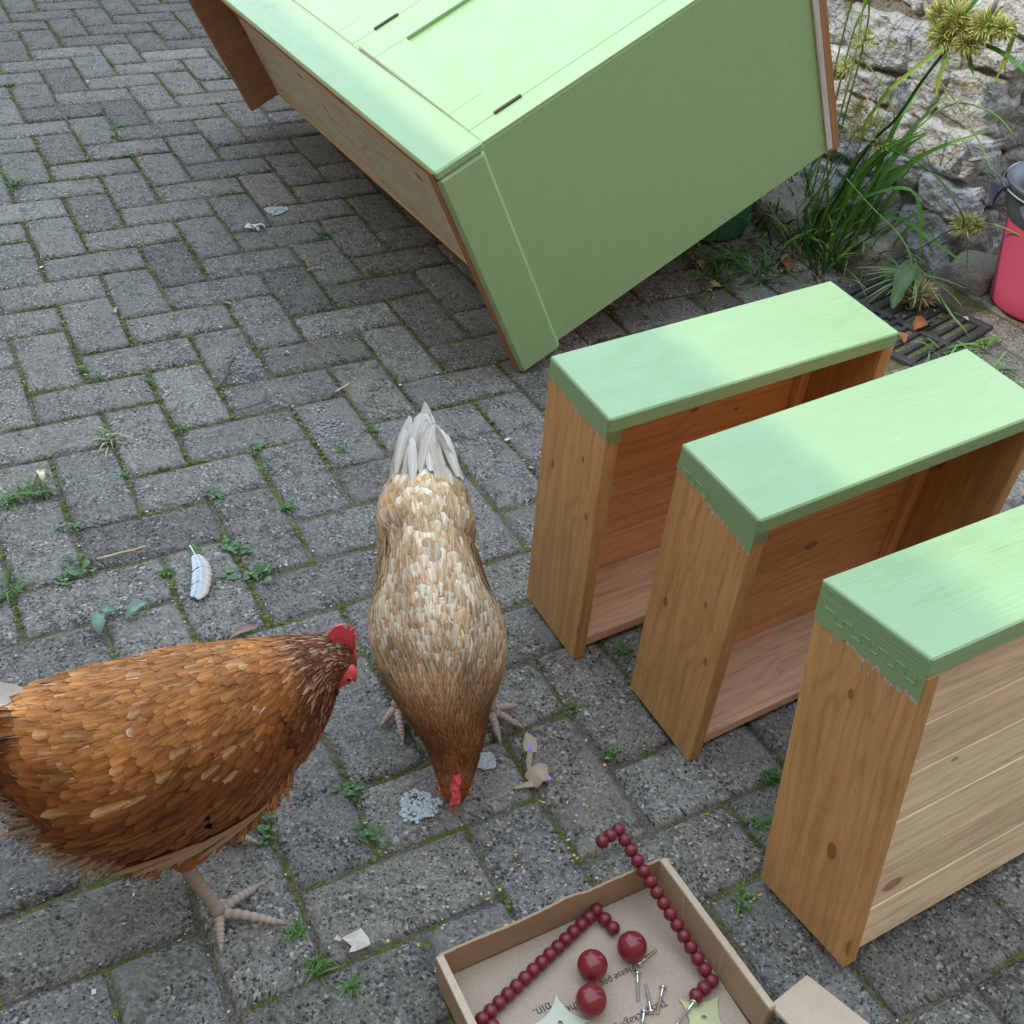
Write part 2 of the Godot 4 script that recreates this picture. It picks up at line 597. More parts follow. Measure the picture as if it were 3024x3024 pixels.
	for i in W * H:
		prgh[i] = clampi(int(130 + (low[(i * 2) % (S * S)] - 128) * 0.55 + (br[i] - 128) * 0.5), 60, 250)
	M.paint.roughness_texture = tex(W, H, prgh, false)
	M.paint.roughness_texture_channel = BaseMaterial3D.TEXTURE_CHANNEL_RED
	M.paint_smooth = mat(srgb(0.295, 0.425, 0.195), 0.60, null, tph, 0.012, 0.5)
	M.paint_smooth.uv1_triplanar = true
	M.paint_smooth.uv1_scale = Vector3(2, 2, 2)
	M.paint_smooth.roughness_texture = M.paint.roughness_texture
	M.paint_edge = mat(srgb(0.235, 0.36, 0.155), 0.5, tpc, tpb, 0.05, 0.5)
	M.bare = mat(srgb(0.62, 0.55, 0.50), 0.8, tw, tpb, 0.05, 0.3)
	# --- cardboard
	var cf := noise_img(W, W, 0.15, 51, FastNoiseLite.TYPE_SIMPLEX, 3)
	var cl2 := noise_img(W, W, 0.012, 52, FastNoiseLite.TYPE_SIMPLEX_SMOOTH, 3)
	var cc := PackedByteArray()
	cc.resize(W * W * 3)
	for i in W * W:
		var k := 0.9 + 0.16 * (cf[i] / 255.0 - 0.5) + 0.1 * (cl2[i] / 255.0 - 0.5)
		for b in 3:
			cc[i * 3 + b] = lut[int(clampf(k, 0, 1) * 1023.0)]
	var tcard := tex(W, W, cc)
	M.card = mat(srgb(0.43, 0.285, 0.175), 0.85, tcard, null, 0.0, 0.3)
	M.card_in = mat(srgb(0.46, 0.345, 0.245), 0.85, tcard, null, 0.0, 0.3)
	M.card_edge = mat(srgb(0.56, 0.43, 0.30), 0.9, tcard, null, 0.0, 0.3)
	M.ink = mat(srgb(0.03, 0.025, 0.022), 0.8)
	# --- feather barbs (grey, multiplies vertex colour): u across, v along
	var FW := 64
	var FH := 256
	var fb := PackedByteArray()
	fb.resize(FW * FH * 3)
	var fn := noise_img(FW, FH, 0.2, 61, FastNoiseLite.TYPE_SIMPLEX, 2)
	for y in FH:
		for x in FW:
			var u := absf(x / 63.0 - 0.5) * 2.0
			var v := y / 255.0
			var k := 0.86 + 0.16 * sin((v * 1.0 - u * 0.32) * 130.0 + fn[y * FW + x] * 0.03) + 0.25 * (fn[y * FW + x] / 255.0 - 0.5)
			if u < 0.07:
				k = 1.1
			for b in 3:
				fb[(y * FW + x) * 3 + b] = lut[int(clampf(k * 0.93, 0, 1) * 1023.0)]
	M.feather = vmat(0.62, tex(FW, FH, fb), 0.16)
	M.leaf = vmat(0.5, null, 0.35)
	M.dry = vmat(0.85, null, 0.1)
	M.skin = vmat(0.5)
	M.comb = mat(srgb(0.66, 0.070, 0.085), 0.45, null, tph, 0.04, 0.5)
	M.comb.subsurf_scatter_enabled = true
	M.comb.subsurf_scatter_strength = 0.15
	M.comb.uv1_triplanar = true
	M.comb.uv1_scale = Vector3(6, 6, 6)
	M.bead = mat(srgb(0.165, 0.016, 0.024), 0.38, null, null, 0.0, 0.5)
	M.knob = mat(srgb(0.20, 0.018, 0.024), 0.22, null, null, 0.0, 0.5)
	M.steel = mat(srgb(0.62, 0.62, 0.60), 0.3)
	M.steel.metallic = 1.0
	M.brass = mat(srgb(0.46, 0.43, 0.21), 0.45)
	M.brass.metallic = 0.35
	M.plate = mat(srgb(0.47, 0.49, 0.35), 0.5)
	M.hinge = mat(srgb(0.09, 0.085, 0.05), 0.45)
	M.hinge.metallic = 0.7
	M.iron = mat(srgb(0.035, 0.032, 0.032), 0.7, null, tph, 0.1)
	M.black = mat(srgb(0.012, 0.012, 0.012), 0.9)
	M.pink = mat(srgb(0.55, 0.085, 0.155), 0.5, null, null, 0.0, 0.4)
	M.red = mat(srgb(0.65, 0.08, 0.07), 0.5)
	M.greypl = mat(srgb(0.075, 0.09, 0.105), 0.45)
	M.greenpot = mat(srgb(0.06, 0.24, 0.11), 0.45)
	M.vcol = vmat(0.85)
	M.render_wall = mat(srgb(0.40, 0.27, 0.15), 0.9)
	M.tiles = mat(srgb(0.22, 0.12, 0.09), 0.85)

# ------------------------------------------------------------------ setting
func seen(p: Vector3, margin := 0.06) -> bool:
	var d := p - CAM_P
	var z := -d.dot(CAM_Z)
	if z < 0.05:
		return false
	var k := 1.0 / tan(deg_to_rad(CAM_FOV) * 0.5)
	return absf(d.dot(CAM_X) / z * k) < 1.0 + margin * 2.0 and absf(d.dot(CAM_Y) / z * k) < 1.0 + margin * 2.0

func paver_mesh(l: float, w: float, uvo: Vector2) -> ArrayMesh:
	# a worn block: uneven rounded edge, top rising slightly to the middle
	var G := Geo.new()
	var hx := l * 0.5
	var hz := w * 0.5
	var rings := [[0.0, -0.045], [0.0, -0.0075], [0.0032, -0.0030], [0.011, -0.0004]]
	var n := 12
	var pts := []
	for k in rings.size():
		var line := PackedVector3Array()
		for j in n:
			var e: Array = [[-1, -1], [-0.33, -1], [0.33, -1], [1, -1], [1, -0.4], [1, 0.4], [1, 1], [0.33, 1], [-0.33, 1], [-1, 1], [-1, 0.4], [-1, -0.4]][j]
			var corner := absf(e[0]) == 1 and absf(e[1]) == 1
			var ins: float = rings[k][0] + (0.0018 if corner else 0.0)
			var jit := Vector2(rr(-0.0018, 0.0018), rr(-0.0018, 0.0018)) if k > 0 else Vector2.ZERO
			line.append(Vector3(e[0] * (hx - ins) + jit.x, rings[k][1] + (rr(-0.0012, 0.0) if k > 1 else 0.0), e[1] * (hz - ins) + jit.y))
		pts.append(line)
	for k in rings.size() - 1:
		for j in n:
			var q := (j + 1) % n
			var a: Vector3 = pts[k][j]
			var b: Vector3 = pts[k][q]
			var c: Vector3 = pts[k + 1][q]
			var d: Vector3 = pts[k + 1][j]
			var na := Vector3(a.x / hx, 0, a.z / hz) if k == 0 else Vector3(a.x / hx, 1.2 * k, a.z / hz * 1.0)
			var outn := (Vector3(clampf(a.x * 99, -1, 1) if absf(a.x) > hx * 0.9 else 0.0, 0, clampf(a.z * 99, -1, 1) if absf(a.z) > hz * 0.85 else 0.0)).normalized()
			var n0 = (outn + Vector3.UP * [0.0, 0.45, 1.2, 8.0][k]).normalized()
			var n1 = (outn + Vector3.UP * [0.45, 1.2, 8.0][k]).normalized()
			G.tri(a, b, c, n0, n0, n1, _puv(a, uvo), _puv(b, uvo), _puv(c, uvo), Color.WHITE, Color.WHITE, Color.WHITE)
			G.tri(a, c, d, n0, n1, n1, _puv(a, uvo), _puv(c, uvo), _puv(d, uvo), Color.WHITE, Color.WHITE, Color.WHITE)
	var cen := Vector3(0, 0.0, 0)
	for j in n:
		var a: Vector3 = pts[3][j]
		var b: Vector3 = pts[3][(j + 1) % n]
		G.tri(a, b, cen, Vector3.UP, Vector3.UP, Vector3.UP, _puv(a, uvo), _puv(b, uvo), _puv(cen, uvo), Color.WHITE, Color.WHITE, Color.WHITE)
	return G.mesh()

func _puv(p: Vector3, o: Vector2) -> Vector2:
	return o + Vector2(p.x + p.y * 0.6, p.z + p.y * 0.6) / 0.52

func build_ground() -> void:
	var g := Geo.new()
	var E := 60.0
	g.quad(Vector3(-E, -0.0088, -E), Vector3(E, -0.0088, -E), Vector3(E, -0.0088, E), Vector3(-E, -0.0088, E), Vector3.UP, Vector2(0, 0), Vector2(240, 0), Vector2(240, 240), Vector2(0, 240))
	tag(part("ground", g.mesh(), M.soil), "dark soil and grit under the paving", "ground", "", "structure")
	var yard := thing("paving", "grey block paving laid in herringbone with mossy joints", "paving")
	yard.set_meta("kind", "structure")
	var meshes := []
	for i in 14:
		meshes.append(paver_mesh(rr(0.1958, 0.1978), rr(0.0956, 0.0974), Vector2(rr(0, 1), rr(0, 1))))
	var near := []
	var far := []
	for j in range(-60, 22):
		for i in range(-22, 46):
			var c := posmod(i + j, 4)
			var p: Vector3
			var turn := 0.0
			if c == 0:
				p = Vector3(i * 0.1 + 0.1, 0, j * 0.1 + 0.05)
			elif c == 2:
				p = Vector3(i * 0.1 + 0.05, 0, j * 0.1 + 0.1)
				turn = PI / 2
			else:
				continue
			if p.x > 1.86 and p.z < -0.05 or p.x > 2.3:
				continue
			if absf(p.x - 1.56) < 0.17 and absf(p.z - 0.06) < 0.17:
				continue
			if p.distance_to(CAM_P) > 6.5:
				continue
			var B := Basis(Vector3.UP, turn + rr(-0.012, 0.012) + (PI if rng.randf() < 0.5 else 0.0))
			B = Basis(Vector3(1, 0, 0), rr(-0.011, 0.011)) * Basis(Vector3(0, 0, 1), rr(-0.008, 0.008)) * B
			var x := Transform3D(B, p + Vector3(rr(-0.0012, 0.0012), rr(-0.0036, -0.0004), rr(-0.0010, 0.0010)))
			(near if seen(p, 0.05) else far).append(x)
	near.sort_custom(func(a, b): return a.origin.distance_squared_to(CAM_P) < b.origin.distance_squared_to(CAM_P))
	while near.size() > 300:
		far.append(near.pop_back())
	for x in near:
		part("paver", meshes[rng.randi() % 14], M["paver%d" % clampi(int(3.0 + 3.4 * tone.get_noise_2d(x.origin.x * 55.0, x.origin.z * 55.0) + rng.randfn() * 1.15), 0, 5)], yard, x)
	var cols := []
	for x in far:
		cols.append(Color.WHITE)
	multi("distant_pavers", meshes[0], M.paver0, far, cols, yard)
	# moss and fine weeds in the joints
	var tuft := Geo.new()
	for k in 9:
		var a := TAU * k / 9.0 + rr(-0.3, 0.3)
		var d := Vector3(cos(a), rr(0.5, 1.3), sin(a)).normalized()
		var l := rr(0.6, 1.1)
		blade(tuft, [Vector3(cos(a) * 0.1, 0, sin(a) * 0.1), d * l * 0.55 + Vector3(0, 0.1, 0), d * l], [0.22, 0.26, 0.02], Vector3.UP, Color(0.75, 0.75, 0.75), Color(1, 1, 1), 0.3)
	var nz := FastNoiseLite.new()
	nz.seed = 77
	nz.frequency = 1.7
	var nz2 := FastNoiseLite.new()
	nz2.seed = 78
	nz2.frequency = 9.0
	var xs := []
	var cs := []
	for x in near + far:
		if not seen(x.origin, 0.03):
			continue
		for s in [-1.0, 1.0]:
			for side in 2:
				var len := 0.2 if side == 0 else 0.1
				var steps := 26 if side == 0 else 13
				for k in steps:
					var t := (k + rng.randf()) / steps - 0.5
					var l := Vector3(t * len, 0, s * 0.05) if side == 0 else Vector3(s * 0.1, 0, t * len)
					var p: Vector3 = x * (l + Vector3(rr(-0.0025, 0.0025), 0, rr(-0.0025, 0.0025)))
					var dens := nz.get_noise_2d(p.x, p.z) * 0.9 + nz2.get_noise_2d(p.x, p.z) * 0.8 + (0.34 if p.z < 0.1 else 0.05) - 0.25 * smoothstep(0.2, 0.9, p.x) - 0.2 * smoothstep(0.3, 0.9, p.z)
					if absf(x.basis.x.x) < 0.5 and side == 0 or absf(x.basis.x.x) > 0.5 and side == 1:
						dens += 0.16      # the joints that run up the picture are mossier
					if rng.randf() > dens * 1.35 + (0.06 if p.z < 0.2 else -0.06) - (0.0 if (absf(x.basis.x.x) < 0.5) == (side == 0) else 0.22):
						continue
					var sz := rr(0.0026, 0.0056)
					xs.append(Transform3D(Basis(Vector3.UP, rr(0, TAU)).scaled(Vector3(sz, sz * rr(0.5, 0.9), sz)), Vector3(p.x, -0.0068 + rr(0, 0.0035), p.z)))
					var y := rng.randf()
					cs.append(Color(lerpf(0.08, 0.24, y), lerpf(0.115, 0.24, y), lerpf(0.022, 0.04, y)) * rr(0.7, 1.2))
	var mo := multi("moss", tuft.mesh(), M.leaf, xs, cs)
	tag(mo, "olive moss filling the joints between the pavers", "moss")
	# pale grit and crumbs lying everywhere
	var fl := Geo.new()
	fl.flat(Vector3(-0.5, 0.08, -0.3), Vector3(0.6, 0.02, -0.2), Vector3(0.1, 0.2, 0.45), Vector3.UP, Vector2.ZERO, Vector2.ZERO, Vector2.ZERO)
	fl.flat(Vector3(-0.5, 0.08, -0.3), Vector3(0.1, 0.2, 0.45), Vector3(-0.55, 0.0, 0.35), Vector3.UP, Vector2.ZERO, Vector2.ZERO, Vector2.ZERO)
	fl.flat(Vector3(0.6, 0.02, -0.2), Vector3(0.1, 0.2, 0.45), Vector3(0.5, 0.0, 0.4), Vector3(1, 1, 1), Vector2.ZERO, Vector2.ZERO, Vector2.ZERO)
	xs = []
	cs = []
	for k in 9000:
		var p := Vector3(rr(-0.5, 2.0), 0.0006, rr(-2.9, 1.3))
		if not seen(p, 0.02) or p.x > 0.46 and p.z < -0.12 and p.z > -1.6:
			continue
		if k % 3 != 0:
			var jx: Transform3D = ch(near)
			var sd: float = ch([-1.0, 1.0])
			p = jx * (Vector3(rr(-0.1, 0.1), 0, sd * 0.05 + rng.randfn() * 0.004) if rng.randf() < 0.66 else Vector3(sd * 0.1 + rng.randfn() * 0.004, 0, rr(-0.05, 0.05)))
			p.y = -0.001
		var q := rng.randf()
		var sz := rr(0.0010, 0.0026) if q < 0.975 else rr(0.003, 0.0065)
		xs.append(Transform3D(Basis(Vector3.UP, rr(0, TAU)).scaled(Vector3(sz * rr(0.6, 1.7), sz * 0.8, sz)), p))
		var w := rng.randf()
		if w < 0.50:
			cs.append(Color(0.62, 0.60, 0.56) * rr(0.6, 1.15))
		elif w < 0.62:
			cs.append(Color(0.42, 0.33, 0.22) * rr(0.6, 1.2))
		else:
			cs.append(Color(0.05, 0.05, 0.055) * rr(0.5, 2.2))
	tag(multi("grit", fl.mesh(), M.vcol, xs, cs), "pale grit, chips and crumbs scattered on the paving", "grit")
	# orange sawdust by the tray
	xs = []
	cs = []
	var spots := [[0.29, 0.82, 0.05], [0.33, 0.86, 0.04], [0.24, 0.86, 0.04], [0.19, 0.88, 0.05], [0.42, 0.95, 0.05], [0.42, 1.03, 0.05], [0.45, 0.9, 0.05], [0.14, 0.9, 0.05], [0.30, 0.9, 0.05], [0.39, 0.80, 0.05], [0.46, 1.04, 0.05], [0.42, 0.74, 0.05]]
	for k in 150:
		var s: Array = ch(spots)
		var p := Vector3(s[0] + rng.randfn() * s[2] * 0.6, 0.0008, s[1] + rng.randfn() * s[2] * 0.5)
		if p.x > 0.085 and p.x < 0.375 and p.z > 0.945:
			continue
		var sz := rr(0.0010, 0.0036)
		xs.append(Transform3D(Basis(Vector3.UP, rr(0, TAU)).scaled(Vector3(sz * rr(0.8, 1.6), sz * 0.7, sz)), p))
		cs.append(Color(0.60, 0.38, 0.16) * rr(0.7, 1.2))
	tag(multi("sawdust", fl.mesh(), M.vcol, xs, cs), "orange sawdust crumbs on the paving round the cardboard tray", "sawdust")

func rock(G: Geo, c: Vector3, h: Vector3, sd: int, rough := 0.14) -> void:
	var f := FastNoiseLite.new()
	f.seed = sd
	f.frequency = 9.0
	f.fractal_octaves = 4
	var rows := []
	var ins := []
	var n := 26
	var hh := 18
	for i in hh + 1:
		var a := PI * i / hh - PI / 2
		var line := PackedVector3Array()
		for j in n:
			var b := TAU * j / n
			var d := Vector3(cos(a) * cos(b), sin(a), cos(a) * sin(b))
			var q := Vector3(signf(d.x) * pow(absf(d.x), 0.5), signf(d.y) * pow(absf(d.y), 0.5), signf(d.z) * pow(absf(d.z), 0.5))
			var p := q * h
			p += d * f.get_noise_3dv(p + c) * rough * 0.06
			line.append(c + p)
		rows.append(line)
		ins.append(c + Vector3(0, lerpf(-h.y, h.y, float(i) / hh) * 0.5, 0))
	G.grid(rows, true, Vector2(0.1, 0.1), [], ins)

# a wall stone: split face in the xy plane, z into the wall, ragged outline, broken edges
func split_stone(G: Geo, x0: float, x1: float, y0: float, y1: float, sd: int, proud := 0.0) -> void:
	var f := FastNoiseLite.new()
	f.seed = sd
	f.frequency = 7.0
	f.fractal_octaves = 4
	var cell := FastNoiseLite.new()
	cell.seed = sd + 31
	cell.noise_type = FastNoiseLite.TYPE_CELLULAR
	cell.frequency = 10.0
	cell.cellular_return_type = FastNoiseLite.RETURN_CELL_VALUE
	var cell2 := FastNoiseLite.new()
	cell2.seed = sd + 77
	cell2.noise_type = FastNoiseLite.TYPE_CELLULAR
	cell2.frequency = 34.0
	cell2.cellular_return_type = FastNoiseLite.RETURN_DISTANCE
	var nx := 30
	var ny := 22
	var w := x1 - x0
	var hgt := y1 - y0
	var tilt := Vector2(f.get_noise_2d(3.1, 9.0), f.get_noise_2d(7.7, 1.0)) * 0.10
	var rows := []
	for j in ny + 1:
		var line := PackedVector3Array()
		for i in nx + 1:
			var u := float(i) / nx * 2.0 - 1.0
			var v := float(j) / ny * 2.0 - 1.0
			# denser near the outline
			u = signf(u) * (1.0 - pow(1.0 - absf(u), 1.5))
			v = signf(v) * (1.0 - pow(1.0 - absf(v), 1.5))
			var x := x0 + w * (u * 0.5 + 0.5)
			var y := y0 + hgt * (v * 0.5 + 0.5)
			var rx := maxf(absf(u), absf(v))
			x += f.get_noise_3d(x * 1.0, y, 4.0) * 0.030 * absf(u)
			y += f.get_noise_3d(x, y * 1.0, 14.0) * 0.026 * absf(v)
			var e := pow(clampf((rx - 0.90) / 0.10, 0.0, 1.0), 1.6) * 0.018 + smoothstep(0.72, 0.98, rx) * (0.006 + 0.008 * absf(f.get_noise_3d(x * 2.0, y * 2.0, 40.0)))
			var cor := clampf((absf(u) + absf(v) - 1.62) / 0.38, 0.0, 1.0)
			var z := -proud + e + cor * 0.02 + tilt.x * (x - x0 - w * 0.5) + tilt.y * (y - y0 - hgt * 0.5)
			z += f.get_noise_3d(x * 1.3, y * 1.3, 2.0) * 0.014 + cell.get_noise_2d(x * 0.8 + f.get_noise_2d(x * 3.0, y * 3.0) * 0.03, y * 1.3) * 0.0095 + f.get_noise_3d(x * 5.0, y * 5.0, 60.0) * 0.004 + cell2.get_noise_2d(x, y) * 0.003
			line.append(Vector3(x, y, z))
		rows.append(line)
	var back := Vector3((x0 + x1) * 0.5, (y0 + y1) * 0.5, 1.0)
	var ins := []
	for j in ny + 1:
		ins.append(back)
	G.grid(rows, false, Vector2(0.1, 0.1), [], ins)
	# the edge runs back into the wall
	var loop := []
	for i in nx + 1:
		loop.append(rows[0][i])
	for j in range(1, ny + 1):
		loop.append(rows[j][nx])
	for i in range(nx - 1, -1, -1):
		loop.append(rows[ny][i])
	for j in range(ny - 1, 0, -1):
		loop.append(rows[j][0])
	var c := Vector3((x0 + x1) * 0.5, (y0 + y1) * 0.5, 0.05)
	for k in loop.size():
		var a: Vector3 = loop[k]
		var b: Vector3 = loop[(k + 1) % loop.size()]
		G.quad(a, b, Vector3(b.x, b.y, 0.08), Vector3(a.x, a.y, 0.08), (a + b) * 0.5 - c, Vector2.ZERO, Vector2.ZERO, Vector2.ZERO, Vector2.ZERO)

func build_wall() -> void:
	var e := Vector3(-0.171, 0, -0.985)
	var n := Vector3(-0.985, 0, 0.171)
	# local x along the wall away from the corner, y up, z into the wall
	var xf := Transform3D(Basis(e, Vector3.UP, -n), Vector3(1.84, 0, -0.09))
	var w := thing("stone_wall", "rough grey limestone wall with yellow lichen and an open corner behind the plants", "wall", xf)
	part("mortar_core", box_mesh(Vector3(0.02, -0.05, 0.017), Vector3(3.4, 1.5, 0.42), 0.01), M.mortar, w)
	# stones: t0, t1, y0, y1
	var stones := [[0.0, 0.16, -0.03, 0.10], [0.17, 0.42, -0.03, 0.12], [0.43, 0.7, -0.03, 0.13], [0.0, 0.12, 0.105, 0.185], [0.13, 0.30, 0.125, 0.19], [0.31, 0.5, 0.13, 0.21], [0.51, 0.8, 0.14, 0.22],
		[0.0, 0.175, 0.188, 0.296], [0.18, 0.33, 0.195, 0.275], [0.335, 0.47, 0.215, 0.30], [0.475, 0.7, 0.225, 0.31],
		[0.0, 0.135, 0.30, 0.412], [0.14, 0.25, 0.278, 0.36], [0.255, 0.40, 0.282, 0.345], [0.405, 0.6, 0.305, 0.36],
		[-0.005, 0.125, 0.415, 0.485], [0.13, 0.42, 0.352, 0.468], [0.425, 0.66, 0.365, 0.46], [-0.01, 0.08, 0.49, 0.60], [0.085, 0.24, 0.478, 0.62], [0.245, 0.36, 0.485, 0.60], [0.365, 0.56, 0.475, 0.60], [0.565, 0.8, 0.465, 0.62]]
	var x := 0.0
	for row in 9:                                 # the rest of the wall
		var y0: float = [0.61, 0.74, 0.9, 1.05, 1.22, 1.36, 0.0, 0.21, 0.42][row]
		var y1: float = [0.735, 0.895, 1.045, 1.215, 1.355, 1.5, 0.2, 0.41, 0.6][row]
		x = 0.0 if row < 6 else 0.82
		while x < 3.3:
			var l := rr(0.2, 0.42)
			stones.append([x, x + l, y0, y1])
			x += l + 0.012
	var sd := 100
	for s in stones:
		var G := Geo.new()
		sd += 1
		split_stone(G, s[0] - 0.002, s[1] + 0.002, s[2] - 0.002, s[3] + 0.002, sd, rr(-0.006, 0.010))
		part("stone", G.mesh(), M["rock%d" % [0, 1, 0, 2, 1, 0][rng.randi() % 6]], w)
	# the return of the wall, turning away from the sun behind the pink pot
	var y := -0.03
	var ret := Transform3D(Basis(Vector3(0, 0, 1), Vector3.UP, Vector3(1, 0, 0)), Vector3(0.0, 0, 0))
	while y < 1.5:
		var l0 := 0.03
		var hgt := rr(0.09, 0.17)
		while l0 < 1.6:
			var l := rr(0.16, 0.36)
			var G := Geo.new()
			sd += 1
			split_stone(G, l0, l0 + l, y, y + hgt, sd, rr(-0.006, 0.012))
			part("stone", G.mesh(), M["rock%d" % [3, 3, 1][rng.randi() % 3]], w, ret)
			l0 += l + 0.01
		y += hgt + 0.01
	# rubble toe of the wall
	var toe := [[1.70, -0.20, 0.09, 0.05, 0.07], [1.86, -0.02, 0.07, 0.035, 0.05], [1.66, -0.42, 0.1, 0.06, 0.08]]
	for t in toe:
		var G := Geo.new()
		sd += 1
		rock(G, Vector3.ZERO, Vector3(t[2], t[3], t[4]), sd, 0.2)
		part("stone", G.mesh(), M.mortar, w, xf.affine_inverse() * TY(t[0], t[3] * 0.4, t[1], 0.4))

func build_house() -> void:
	# the house on the left whose eaves shade the yard
	var h := thing("house", "pale rendered house at the left of the yard whose eaves shade the paving", "house", T(-2.6, 0, 0))
	part("wall", box_mesh(Vector3(-4, -0.1, -9), Vector3(0, 3.05, 9), 0.01), M.render_wall, h)
	var G := Geo.new()
	var a := Vector3(0.25, 3.05, 0)
	for s in [[0.25, 3.06, -2.0, 4.4], [-4.25, 3.06, -2.0, 4.4]]:
		G.quad(Vector3(s[0], s[1], -9.2), Vector3(s[0], s[1], 9.2), Vector3(s[2], s[3], 9.2), Vector3(s[2], s[3], -9.2), Vector3(signf(s[0] + 2.0), 1, 0), Vector2(0, 0), Vector2(18, 0), Vector2(18, 3), Vector2(0, 3))
	G.quad(Vector3(0.25, 3.055, -9.2), Vector3(0.25, 3.055, 9.2), Vector3(-4.25, 3.055, 9.2), Vector3(-4.25, 3.055, -9.2), Vector3.DOWN, Vector2(0, 0), Vector2(18, 0), Vector2(18, 3), Vector2(0, 3))
	part("roof", G.mesh(), M.tiles, h)
	# its rear wing closes the yard behind the viewer
	part("wing_wall", box_mesh(Vector3(0.02, -0.1, 3.3), Vector3(9.5, 3.9, 9.0), 0.01), M.render_wall, h)
	part("wing_roof", box_mesh(Vector3(0.0, 3.905, 3.05), Vector3(9.6, 4.05, 9.2), 0.02), M.tiles, h)

# ------------------------------------------------------------------ sideboard
func build_sideboard() -> void:
	var hx := Vector3(0.901, 0.4316, -0.0434)
	var dy := Vector3(-0.4298, 0.9018, 0.0448)
	var B := Basis(hx, dy, hx.cross(dy)).orthonormalized()
	var c := thing("sideboard", "mint green painted wooden sideboard tipped on its back, doors facing up", "sideboard", Transform3D(B, Vector3(0.7198, 0.003, -0.0506)))
	var W := 1.38
	var D := 0.446
	var Hh := 0.752
	# local: x height, y depth (front up), z = -width
	part("side_panel", box_mesh(Vector3(0.0, 0.0, -0.02), Vector3(Hh, D - 0.004, 0.0), 0.002, 0), M.paint_side, c)
	part("side_panel", box_mesh(Vector3(0.0, 0.0, -W), Vector3(Hh, D - 0.004, -W + 0.02), 0.002, 0), M.ply, c)
	part("bottom_panel", box_mesh(Vector3(0.085, 0.012, -W + 0.021), Vector3(0.105, D - 0.022, -0.021), 0.001, 2), M.carcass, c)
	part("back_panel", box_mesh(Vector3(0.083, 0.002, -W + 0.021), Vector3(Hh, 0.011, -0.021), 0.001, 0), M.plank2, c)
	part("top_panel", box_mesh(Vector3(Hh + 0.002, -0.012, -W - 0.012), Vector3(Hh + 0.026, D + 0.012, -0.004), 0.002, 2), M.endgrain, c)
	var tp := part("top_lining", box_mesh(Vector3(Hh - 0.012, 0.004, 0.0005), Vector3(Hh + 0.0015, D, 0.004), 0.0008, 1), M.bare, c)
	# plinth: front and near side, rounded upper edge
	part("plinth_front", box_mesh(Vector3(0.0, D - 0.0034, -W), Vector3(0.09, D + 0.012, 0.016), 0.0030, 2), M.paint_smooth, c)
	part("plinth_side", box_mesh(Vector3(0.0, -0.004, -0.006), Vector3(0.09, D - 0.0036, 0.0159), 0.0065, 1), M.paint_side, c)
	part("plinth_edge", box_mesh(Vector3(-0.0025, -0.002, -0.014), Vector3(-0.0003, D - 0.002, 0.0085), 0.0005, 1), M.endgrain, c)
	part("plinth_front_edge", box_mesh(Vector3(-0.0025, D - 0.0015, -W), Vector3(-0.0003, D + 0.0085, 0.008), 0.0005, 2), M.endgrain, c)
	# face frame
	var y0 := D - 0.02
	part("bottom_rail", box_mesh(Vector3(0.0905, y0, -W + 0.02), Vector3(0.097, D, -0.0005), 0.001, 2), M.paint_smooth, c)
	part("top_rail", box_mesh(Vector3(Hh - 0.05, y0, -W + 0.02), Vector3(Hh, D, -0.0005), 0.001, 2), M.paint_smooth, c)
	for s in [[0.0005, 0.0455], [0.4565, 0.4845], [0.8965, 0.9245], [1.336, 1.3795]]:
		part("stile", box_mesh(Vector3(0.0972, y0, -s[1]), Vector3(Hh - 0.0505, D, -s[0]), 0.0008, 0), M.paint_smooth, c)
	part("dark_inside", box_mesh(Vector3(0.0985, y0 - 0.02, -W + 0.03), Vector3(Hh - 0.06, y0 - 0.004, -0.03), 0.001, 0), M.black, c)
	# three framed doors, each hinged on the side nearer the viewer
	for k in 3:
		var a0: float = [0.0465, 0.4855, 0.9255][k]
		var wd := 0.409
		var open: float = [0.020, 0.0, 0.0][k]
		var x0 := 0.0985
		var x1 := Hh - 0.053
		var d := part("door", box_mesh(Vector3(x0, -0.012, -wd), Vector3(x1, -0.0075, 0), 0.0005, 0), M.paint_smooth, c, Transform3D(Basis(Vector3(1, 0, 0), open), Vector3(0, D, -a0)))
		var st := 0.068
		part("door_stile", box_mesh(Vector3(x0, -0.0175, -st), Vector3(x1, 0.0, 0), 0.001, 0), M.paint_smooth, d)
		part("door_stile", box_mesh(Vector3(x0, -0.0175, -wd), Vector3(x1, 0.0, -wd + st), 0.001, 0), M.paint_smooth, d)
		part("door_rail", box_mesh(Vector3(x0 + 0.0004, -0.0176, -wd + st + 0.0003), Vector3(x0 + st, -0.0002, -st - 0.0003), 0.001, 2), M.paint_smooth, d)
		part("door_rail", box_mesh(Vector3(x1 - st, -0.0176, -wd + st + 0.0003), Vector3(x1 - 0.0004, -0.0002, -st - 0.0003), 0.001, 2), M.paint_smooth, d)
		part("bare_edge", box_mesh(Vector3(x0 - 0.0006, -0.016, -wd + 0.002), Vector3(x0 + 0.0001, -0.0012, -0.002), 0.0002, 2), M.bare, d)
		for hh in [0.148, 0.60]:
			var G := Geo.new()
			tube(G, [Vector3(hh, 0.0015, 0.0006), Vector3(hh + 0.052, 0.0015, 0.0006)], [0.0032], 10)
			box(G, Vector3(hh, -0.001, -0.004), Vector3(hh + 0.052, 0.0012, 0.004), 0.0004)
			part("hinge", G.mesh(), M.hinge, d)

